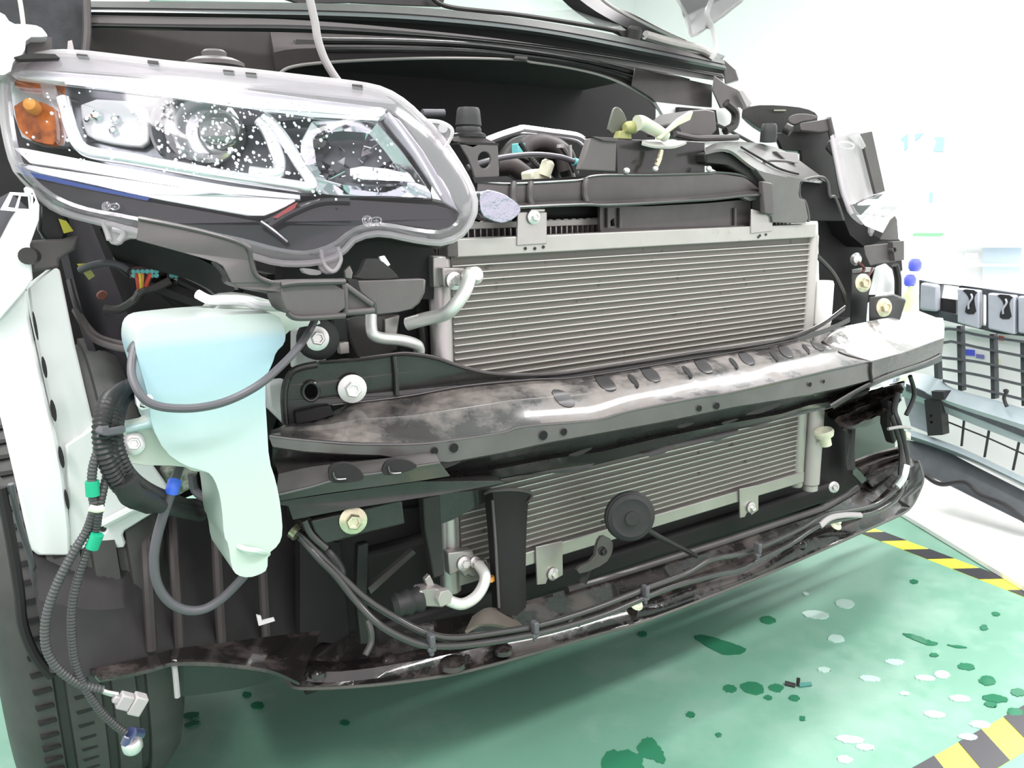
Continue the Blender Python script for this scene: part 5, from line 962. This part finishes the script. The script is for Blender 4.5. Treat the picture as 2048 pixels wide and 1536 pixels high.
tag(obj('arch_lip', tube(T([(22, 968, .0), (40, 1050, .01), (62, 1120, .02), (72, 1190, .03), (80, 1240, .04), (90, 1300, .06)]), .003, 8), M['hose']), 'thin grey edge strip running down beside the tyre tread', 'strip')
tag(obj('liner_flap', plate(T([(60, 1100), (74, 1105), (84, 1230), (110, 1340), (98, 1345), (40, 1250), (28, 1130), (0, 980), (6, 975), (40, 1100), (52, 1240), (104, 1350), (90, 1352), (36, 1260), (22, 1140)], Y=.0), .003) if False else tube(T([(2, 975, -.0), (22, 1080, .0), (38, 1180, .0), (46, 1250, .0), (70, 1310, .0), (104, 1352, .0)]), .005, 8), M['cavity']), 'black seal line curving down in front of the tyre', 'seal')
# ================================================================== washer tank
wt_ = thing('washer_tank', 'milky plastic washer tank with pale blue fluid and a long lower spout', 'tank', at(500, 1150, Y=-.08))
tmx = mat('tank_plastic_with_fluid', (.8, .88, .83), .3, sss=.15, bump=.1, bscale=90)
nt = tmx.node_tree; b = nt.nodes['Principled BSDF']; geo = nt.nodes.new('ShaderNodeNewGeometry'); sx_ = nt.nodes.new('ShaderNodeSeparateXYZ'); nt.links.new(geo.outputs['Position'], sx_.inputs[0])
mr = nt.nodes.new('ShaderNodeMapRange'); mr.inputs[1].default_value = .44; mr.inputs[2].default_value = .70; nt.links.new(sx_.outputs[2], mr.inputs[0])
cr = nt.nodes.new('ShaderNodeValToRGB'); cr.color_ramp.elements[0].color = (.50, .60, .53, 1); cr.color_ramp.elements[1].color = (.52, .58, .54, 1)
for p_, c_ in [(.25, (.50, .59, .53, 1)), (.5, (.46, .59, .57, 1)), (.74, (.36, .54, .60, 1)), (.84, (.37, .54, .62, 1)), (.88, (.51, .58, .57, 1))]:
    e = cr.color_ramp.elements.new(p_); e.color = c_
nt.links.new(mr.outputs[0], cr.inputs[0]); nt.links.new(cr.outputs[0], b.inputs['Base Color'])
body = [(270, 690), (274, 662), (290, 647), (320, 642), (414, 632), (500, 628), (556, 626), (572, 664), (570, 687), (552, 704), (546, 725), (533, 752), (530, 789), (534, 850), (538, 921), (552, 962), (562, 1015), (566, 1066), (558, 1090), (536, 1108), (535, 1140), (520, 1149), (497, 1156), (474, 1151), (463, 1136), (457, 1088), (448, 1074), (444, 1015), (436, 975), (422, 948), (404, 941), (370, 932), (330, 905), (302, 850), (298, 800), (285, 751), (273, 712)]
obj('tank_body', plate(T(rnd(body, 1), Y=-.13), .09), tmx, wt_, bevel=.012, seg=4)
obj('spout_rib', tube(T([(462, 1086, -.12), (490, 1098, -.135), (515, 1102, -.138), (536, 1108, -.125)]), .003, 8), tmx, wt_)
obj('tank_neck', plate(T(rnd([(414, 634), (434, 614), (446, 596), (500, 590), (560, 606), (640, 640), (642, 650), (600, 654), (574, 664), (560, 690), (500, 650)], 1), Y=-.07), .05), mat('neck_plastic', (.55, .6, .55), .35, sss=.2), wt_, bevel=.008, seg=3)
obj('neck_ridge', tube(T([(395, 588, -.05), (420, 600, -.06), (450, 600, -.075), (490, 602, -.085), (520, 612, -.09), (562, 614, -.085)]), .005, 10), M['white'], wt_)
obj('mount_arm', plate(T(rnd([(196, 855), (250, 856), (300, 846), (302, 828), (400, 826), (440, 860), (440, 950), (404, 944), (384, 943), (368, 932), (258, 931), (248, 910), (240, 890)], 1), Y=-.11), .03), mat('tank_plastic_green', (.62, .68, .60), .32, sss=.3), wt_, bevel=.006, seg=3)
obj('arm_ledge', plate(T([(244, 858), (296, 846), (300, 830), (316, 832), (318, 846), (380, 842), (300, 858), (250, 868)], Y=-.118), .01), tmx, wt_, bevel=.002)
obj('arm_bolt', hexbolt(at(266, 887, Y=-.112), (0, -1, .2), .0105), M['zincw'], wt_)
obj('hose_clip', [plate(T([(272, 790), (280, 788), (284, 812), (300, 808), (300, 818), (282, 822), (274, 812)], Y=-.145), .012), plate(T([(290, 796), (306, 792), (308, 806), (294, 812)], Y=-.15), .012)], M['white'], wt_, bevel=.002)
# thin grey cable wrapped round the tank
tag(obj('grey_cable', tube(T([(262, 700, -.10), (270, 690, -.12), (264, 720, -.13), (264, 752, -.14), (278, 785, -.15), (300, 806, -.155), (340, 816, -.16), (400, 815, -.165), (460, 800, -.165), (520, 768, -.165), (570, 724, -.15), (600, 690, -.14), (620, 660, -.12), (634, 630, -.08)]), .0038, 10), M['hose']), 'thin grey cable sagging across the front of the washer tank', 'cable')
tag(obj('tank_cable_pair', [tube(T([(150, 620, .10), (180, 670, .06), (215, 690, .03), (262, 700, -.02), (278, 704, -.05)]), .0035, 8), tube(T([(160, 630, .10), (190, 668, .06), (230, 684, .03), (268, 690, -.02), (280, 696, -.05)]), .003, 8)], mat('brown_grey_cable', (.07, .06, .06), .5)), 'pair of thin brown grey cables entering behind the top left of the washer tank', 'cable')
# small washer pump hose with blue tape
ph = thing('pump_hose', 'slim grey hose with a blue band looping below the washer tank', 'hose', at(400, 1225, Y=-.1))
pts = T([(362, 925, -.08), (355, 945, -.09), (346, 975, -.10), (330, 1020, -.10), (314, 1075, -.10), (308, 1120, -.10), (314, 1165, -.10), (335, 1200, -.10), (368, 1219, -.10), (405, 1219, -.10), (440, 1200, -.10), (470, 1172, -.10), (490, 1150, -.10)])
obj('hose', tube(pts, .0047, 12), M['hose'], ph)
obj('blue_band', tube([at(350, 962, Y=-.096), at(346, 975, Y=-.10), at(343, 986, Y=-.10)], .0064, 12), M['blue'], ph)
tag(obj('curved_hose', tube(T([(384, 950, .03), (390, 980, .03), (410, 996, .02), (440, 998, .02)]), .005, 10), M['hose']), 'short curved grey hose in the gap left of the tank spout', 'hose')
# ================================================================== main wiring loom, left
lo = thing('wiring_loom', 'thick bundle of black corrugated conduit strapped in front of the white wheel rail', 'wiring', at(230, 900, Y=-.14))
L1 = [(262, 770, .02), (236, 785, -.08), (214, 805, -.13), (203, 850, -.15), (204, 890, -.155), (214, 925, -.155), (232, 962, -.15), (262, 990, -.14), (310, 1008, -.11), (360, 1020, -.06), (400, 1030, .0)]
L2 = [(265, 785, .02), (246, 800, -.06), (236, 830, -.12), (232, 870, -.14), (238, 905, -.145), (256, 945, -.14), (290, 975, -.12), (340, 998, -.08), (395, 1016, .0)]
L3 = [(270, 765, .0), (252, 778, -.05), (232, 802, -.11), (222, 840, -.135), (220, 880, -.145), (226, 920, -.15), (245, 955, -.14), (270, 975, -.13)]
obj('conduit', tube(T(L1), .0078, 12, 8, corr=.0042), M['loom'], lo)
obj('conduit', tube(T(L2), .0065, 12, 8, corr=.0038), M['loom'], lo)
obj('conduit', tube(T(L3), .0068, 12, 8, corr=.0038), M['loom'], lo)
obj('tape_wrap', tube(T([(248, 960, -.152), (262, 990, -.146), (280, 998, -.13), (300, 1006, -.115)]), .0105, 12), M['rubber'], lo)
obj('cable_tie', [tube(T([(196, 858, -.16), (215, 864, -.168), (240, 860, -.155), (246, 858, -.14)]), .0035, 8, flat=.6), plate(T([(206, 855), (218, 854), (218, 870, ), (206, 870)], Y=-.172), .006)], M['hose'], lo, bevel=.001)
la = thing('sensor_lead', 'black corrugated lead with a green band hanging to the grey plug', 'wiring', at(100, 1250, Y=-.12))
A1 = T([(206, 870, -.15), (196, 900, -.155), (185, 940, -.155), (184, 985, -.155), (188, 1015, -.155), (174, 1060, -.15), (150, 1100, -.15), (118, 1160, -.15), (96, 1220, -.15), (90, 1270, -.15), (98, 1310, -.15), (125, 1345, -.15), (165, 1370, -.15), (205, 1380, -.15)])
obj('conduit', tube(A1, .0041, 12, 8, corr=.0032), mat('worn_conduit', (.06, .06, .062), .4), la)
obj('green_band', rod(at(184, 962, Y=-.156), at(186, 991, Y=-.156), .0056), M['green'], la)
obj('bare_wires', [tube(T([(200, 1378), (215, 1384), (236, 1388)], Y=-.15), .0018, 6), tube(T([(200, 1381), (215, 1387), (236, 1392)], Y=-.148), .0018, 6)], M['zincw'], la)
cx_ = (at(288, 1405, Y=-.15)-at(236, 1392, Y=-.15)).normalized(); cz = V((0, -1, 0)).cross(cx_).normalized(); cy = cz.cross(cx_)
cc = at(262, 1405, Y=-.15)
obj('grey_plug', [box(cc-cx_*.006, (.012, .011, .014), (cx_, cy, cz)), box(cc+cx_*.006, (.012, .013, .018), (cx_, cy, cz)), box(cc-cx_*.014, (.006, .007, .007), (cx_, cy, cz))], M['grey'], la, bevel=.0015)
lb = thing('lamp_lead', 'black lead with green and white bands hanging to the lowest small dark plug', 'wiring', at(230, 1480, Y=-.12))
B1 = T([(224, 925, -.145), (214, 950, -.15), (204, 990, -.155), (196, 1030, -.155), (190, 1065, -.15), (176, 1100, -.15), (158, 1150, -.15), (145, 1210, -.15), (144, 1270, -.15), (152, 1330, -.15), (172, 1378, -.15), (200, 1420, -.15), (228, 1448, -.15), (250, 1465, -.15)])
obj('conduit', tube(B1, .0039, 12, 8, corr=.003), mat('worn_conduit_dark', (.045, .045, .047), .4), lb)
obj('green_band', rod(at(195, 1068, Y=-.155), at(184, 1096, Y=-.153), .0054), M['green'], lb)
obj('white_tie', tube([at(x, y, Y=-.165) for x, y in [(179, 1016), (194, 1019), (208, 1016)]], .003, 10), M['cream'], lb)
obj('dark_plug', [rod(at(262, 1466, Y=-.15), at(280, 1468, Y=-.14), .0055), rod(at(258, 1472, Y=-.15), at(252, 1488, Y=-.15), .005)], mat('blue_black_plug', (.04, .05, .12), .15, coat=1), lb)
obj('bulb_holder', lathe(at(262, 1480, Y=-.15), (.1, .2, -1), [(.007, 0), (.009, .003), (.009, .010), (.007, .013), (.001, .013)], 16), M['zincw'], lb)
# ================================================================== headlight support bar
sb = thing('headlight_bracket', 'grey brown plastic beam stepping down under the near headlight', 'bracket', at(700, 635, Y=-.1))
obj('long_arm', plate(T([(278, 437, -.10), (400, 462, -.13), (490, 490, -.155), (502, 520, -.155), (514, 552, -.155), (540, 564, -.155), (580, 566, -.155), (600, 572, -.155), (568, 600, -.155), (556, 584, -.155), (476, 576, -.15), (462, 566, -.15), (452, 545, -.148), (444, 532, -.145), (430, 524, -.14), (360, 504, -.12), (272, 480, -.10)]), .006), M['plas'], sb, bevel=.0015)
obj('arm_top_lip', tube(T([(278, 437, -.10), (400, 462, -.13), (490, 490, -.155), (502, 520, -.155), (514, 552, -.155), (545, 566, -.155)]), .0022, 8, 4), M['ecoat'], sb)
obj('arm_shadow_lip', loft([T([(430, 524, -.138), (452, 545, -.14), (462, 566, -.145), (556, 584, -.145)]), T([(422, 526, -.10), (442, 548, -.10), (454, 570, -.10), (550, 590, -.10)])], .002, 20), M['plasd'], sb)
obj('centre_box', plate(T(rnd([(562, 572), (580, 566), (688, 564), (692, 632), (600, 636), (578, 628), (566, 606)], 1), Y=-.158), .05), M['plas'], sb, bevel=.004)
obj('box_lip', tube(T([(562, 570), (600, 565), (690, 563)], Y=-.16), .003, 8), M['ecoat'], sb)
obj('box_foot_highlight', tube(T([(575, 626), (600, 636), (690, 631)], Y=-.16), .003, 8), M['ecoat'], sb)
obj('gusset', [plate(T([(690, 568), (744, 606), (748, 622), (692, 632)], Y=-.15), .008), tube(T([(690, 570), (745, 610)], Y=-.153), .003, 8, 0), tube(T([(692, 625), (748, 621)], Y=-.153), .0035, 8, 0), tube(T([(690, 568), (692, 630)], Y=-.153), .003, 8, 0)], M['plas'], sb, bevel=.001)
obj('inner_arm', plate(T([(706, 560), (720, 562), (854, 558), (852, 585), (842, 606), (828, 618), (800, 625), (750, 630), (748, 610), (720, 588)], Y=-.135), .015), M['plas'], sb, bevel=.003)
obj('arm_hump', plate(T(rnd([(708, 558), (722, 545), (732, 520), (742, 517), (760, 518), (790, 545), (800, 558)], 1), Y=-.13), .01), M['plasd'], sb, bevel=.003)
obj('dark_slot', plate(T([(696, 560), (716, 560), (722, 588), (700, 572)], Y=-.152), .01), M['cavity'], sb)
obj('silver_clip', plate(T([(758, 512), (770, 510), (782, 530), (772, 536), (760, 522)], Y=-.08), .006), M['chromes'], sb, bevel=.001)
tag(obj('clear_clip', plate(T(rnd([(602, 536), (625, 538), (644, 542), (642, 551), (612, 550)], 1), Y=-.10), .01), M['haze'], bevel=.001), 'milky clip under the lowest tab of the near headlight', 'clip')
tag(obj('hanging_tab', plate(T([(690, 540), (700, 530), (706, 545), (704, 558), (692, 556)], Y=-.06), .006), M['alu'], bevel=.001), 'small metal tab in the dark gap right of the lowest headlight tab', 'tab')
tag(obj('lamp_back_panel', plate(T([(560, 500), (700, 470), (860, 480), (880, 520), (868, 600), (560, 590)], Y=.0), .02), M['cavity'], bevel=.003), 'black panel behind the grey beam under the near headlight', 'panel')
tag(obj('under_lamp_frame', loft([T([(200, 460, .08), (300, 480, .06), (360, 500, .05), (440, 540, .03), (470, 580, .02)]), T([(230, 520, .10), (310, 540, .08), (380, 560, .06), (430, 585, .04), (450, 600, .03)])], .006, 20), M['ecoatd']), 'dark curved frame under the outer half of the near headlight', 'frame')
tag(obj('corner_post', plate(T([(78, 410, .08), (120, 420, .08), (140, 440, .08), (132, 478, .08), (90, 482, .08), (76, 460, .08)]), .02), M['ecoatd'], bevel=.003), 'dark post behind the white support at the left under the near headlight', 'post')
# connectors and labels in the wheel housing
cn = thing('connector', 'dark connector with teal pins and red and yellow wires inside the wheel housing', 'connector', at(290, 580, Y=.12))
obj('connector_shell', plate(T([(232, 515), (250, 508), (318, 508), (330, 520), (336, 545), (318, 556), (260, 558), (236, 536)], Y=.10), .03), M['plasd'], cn, bevel=.002)
obj('connector_face', plate(T([(258, 534), (314, 532), (316, 556), (262, 558)], Y=.092), .008), mat('maroon_plastic', (.07, .03, .035), .4), cn, bevel=.001)
for j in range(2):
    for i in range(6):
        if j and i in (1, 2, 3): continue
        p = at(267+i*9, 543+j*8, Y=.09); obj('pin_seal', lathe(p, (0, -1, 0), [(.0026, 0), (.0026, .003), (.001, .004), (.0004, .004)], 10), M['teal'], cn)
for x0, x1, m in [(273, 278, 'red'), (279, 281, 'yellow'), (284, 284, 'orange'), (300, 290, 'red')]: obj('wire', tube(T([(x0, 548, .088), ((x0+x1)/2, 562, .085), (x1, 580, .09)]), .0022, 8), M[m], cn)
c2 = thing('connector', 'small two pin dark connector right of the teal pinned connector', 'connector', at(350, 560, Y=.11))
obj('connector_shell', plate(T([(330, 538), (345, 532), (358, 540), (362, 556), (336, 560)], Y=.10), .02), mat('maroon_plastic_dark', (.05, .025, .025), .4), c2, bevel=.002)
for x in (343, 351): obj('pin_seal', lathe(at(x, 551, Y=.097), (0, -1, 0), [(.003, 0), (.003, .003), (.001, .004), (.0004, .004)], 10), M['teal'], c2)
def cab(l, r, lab, m='loom', c=0): tag(obj('cable', tube(T(l), r, 10, 8, corr=c), M[m]), lab, 'cable')
cab([(160, 540, .12), (180, 532, .11), (210, 526, .10), (240, 530, .095), (258, 540, .09)], .004, 'thin dark cable arching from the yellow label to the connector', 'hose')
cab([(210, 618, .12), (240, 618, .11), (270, 600, .10), (284, 582, .09), (310, 576, .09), (340, 562, .09)], .005, 'dark cable drooping beneath the connector with red wires', 'ecoat')
cab([(140, 560, .14), (150, 600, .13), (165, 640, .12), (190, 670, .10), (220, 690, .08)], .004, 'dark cable hugging the white rail inside the wheel housing', 'ecoatd')
cab([(440, 780, .02), (450, 700, .03), (452, 640, .05)], .004, 'short black cable hidden behind the washer tank')
tag(obj('yellow_label', plate(T([(117, 437), (133, 442), (147, 462), (128, 467)], Y=.07), .002), M['yellow']), 'bright yellow label just under the outer end of the near headlight', 'label')
tag(obj('yellow_label', plate(T([(154, 528), (172, 527), (160, 536)], Y=.12), .002), M['yellow']), 'tiny yellow tag corner in the wheel housing, upper of the two', 'label')
tag(obj('yellow_label', plate(T([(167, 546), (182, 540), (190, 552), (178, 560)], Y=.12), .002), mat('dull_yellow', (.45, .45, .15), .6)), 'dull yellow green square tag in the wheel housing', 'label')
tag(obj('rusty_lump', plate(T(rnd([(192, 590), (205, 580), (216, 586), (214, 598), (200, 602)], 1), Y=.14), .01), mat('rust_brown', (.16, .06, .04), .7), bevel=.002), 'rusty brown lump deep in the wheel housing', 'clip')
tag(obj('inner_brace', [tube(T([(360, 560, .10), (410, 585, .08), (440, 612, .06)]), .006, 8), tube(T([(310, 565, .12), (370, 590, .10), (420, 606, .08)]), .012, 8)], M['plasd']), 'glossy black brace between connector and washer tank neck', 'brace')
# ================================================================== hoses along the tray
fh = thing('front_harness', 'two long parallel black cables clipped along the front of the under tray', 'wiring', at(870, 1290, Y=-.12))
ya = -.115
H1 = T([(590, 1062, -.06), (615, 1080, -.07), (645, 1115, -.08), (690, 1160, -.09), (735, 1200, -.10), (790, 1235, -.11), (850, 1265, -.125), (905, 1276, -.13), (990, 1266, -.13), (1080, 1250, -.13), (1180, 1220, -.13), (1290, 1178, -.13), (1370, 1148, -.13), (1420, 1120, -.13), (1480, 1108, -.125), (1530, 1090, -.125), (1600, 1058, -.125), (1650, 1030, -.125), (1700, 1022, -.12), (1750, 1010, -.115), (1785, 985, -.11), (1812, 950, -.10), (1816, 915, -.09), (1808, 880, -.08)])
H2 = T([(600, 1075, -.065), (635, 1115, -.08), (670, 1150, -.09), (710, 1200, -.10), (760, 1250, -.12), (820, 1282, -.13), (870, 1292, -.135), (950, 1288, -.135), (1080, 1266, -.135), (1200, 1232, -.135), (1290, 1195, -.135), (1350, 1172, -.135), (1420, 1152, -.135), (1480, 1138, -.13), (1520, 1118, -.13), (1580, 1088, -.13), (1640, 1050, -.13), (1700, 1035, -.125), (1750, 1024, -.12), (1790, 1000, -.115), (1806, 970, -.105), (1808, 930, -.095), (1800, 890, -.085)])
hm = mat('wet_black_cable', (.035, .033, .033), .22, coat=.5)
obj('cable', tube(H1, .0042, 12), hm, fh); obj('cable', tube(H2, .0042, 12), hm, fh)
obj('cable_end', rod(at(586, 1060, Y=-.055), at(596, 1068, Y=-.06), .009), M['zinc'], fh)
obj('cable', tube(T([(605, 1070, -.06), (640, 1090, -.065), (662, 1112, -.075), (680, 1140, -.08), (680, 1158, -.085)]), .006, 10), M['loom'], fh)
for x, y in [(867, 1285), (1075, 1258), (1297, 1185), (1522, 1098)]:
    c = at(x, y, Y=-.142); obj('cable_clip', [box(c+V((0, .006, 0)), (.007, .012, .016)), box(c+V((0, .006, -.011)), (.010, .008, .007)), rod(c-V((0, -.006, .012)), c-V((0, -.006, .020)), .003)], M['hose'], fh, bevel=.002)
obj('loose_tape', tube(T([(1640, 1052), (1660, 1036), (1690, 1030), (1722, 1030)], Y=-.132), .005, 8, flat=.6), M['grey'], fh)
fe = thing('side_harness', 'bundle of black cables rising past the open gap at the far front corner', 'wiring', at(1800, 900, Y=-.08))
obj('cable', tube(T([(1815, 960, -.10), (1812, 915, -.09), (1806, 880, -.085), (1796, 845, -.08), (1788, 820, -.07), (1795, 785, -.07)]), .006, 10), M['loom'], fe)
obj('cable', tube(T([(1800, 950, -.10), (1802, 900, -.09), (1792, 860, -.085), (1782, 830, -.08)]), .004, 10), M['loom'], fe)
obj('outer_cable', tube(T([(1820, 752, -.08), (1828, 780, -.08), (1826, 800, -.08), (1812, 830, -.08)]), .004, 10), M['loom'], fe)
obj('tie', tube(T([(1776, 858, -.095), (1800, 854, -.10), (1820, 856, -.09)]), .003, 8), M['grey'], fe)
obj('clip_tab', plate(T([(1812, 862), (1822, 866), (1822, 880), (1814, 876)], Y=-.09), .006), M['cream'], fe, bevel=.001)
obj('shiny_sleeve', tube(T([(1812, 930, -.105), (1806, 955, -.108), (1792, 975, -.11)]), .007, 10), M['chromes'], fe)
tag(obj('side_cable', tube(T([(1634, 512, .05), (1665, 545, .04), (1684, 580, .03), (1692, 605, .03)]), .0045, 8), M['ecoat']), 'grey cable curving down behind the far end of the condenser', 'cable')
t = thing('wire_cluster', 'small cluster of wires and a silver bulb socket by the far lamp bracket', 'wiring', at(1715, 530, Y=.03))
obj('socket', lathe(at(1710, 518, Y=.04), (-.5, -1, 0), [(.010, 0), (.012, .004), (.008, .010), (.001, .011)], 14), M['zincw'], t)
obj('wires', [tube(T([(1716, 525), (1728, 536), (1722, 550)], Y=.03), .003, 6), tube(T([(1745, 535), (1738, 552), (1728, 566)], Y=.0), .002, 6)], mat('dark_red_wire', (.12, .04, .04), .5), t)
tag(obj('white_bolt', hexbolt(at(1667, 974, Y=.0), (-.4, -1, .2), .011), M['zincw']), 'pale bolt head in the dark low corner under the far end of the condenser', 'bolt')
tag(obj('white_scrap', plate(T([(513, 1230), (522, 1232), (524, 1242), (548, 1236), (550, 1242), (518, 1252)], Y=.02), .003), M['wall']), 'small white L shaped scrap lying in the dark tray below the tank spout', 'scrap')
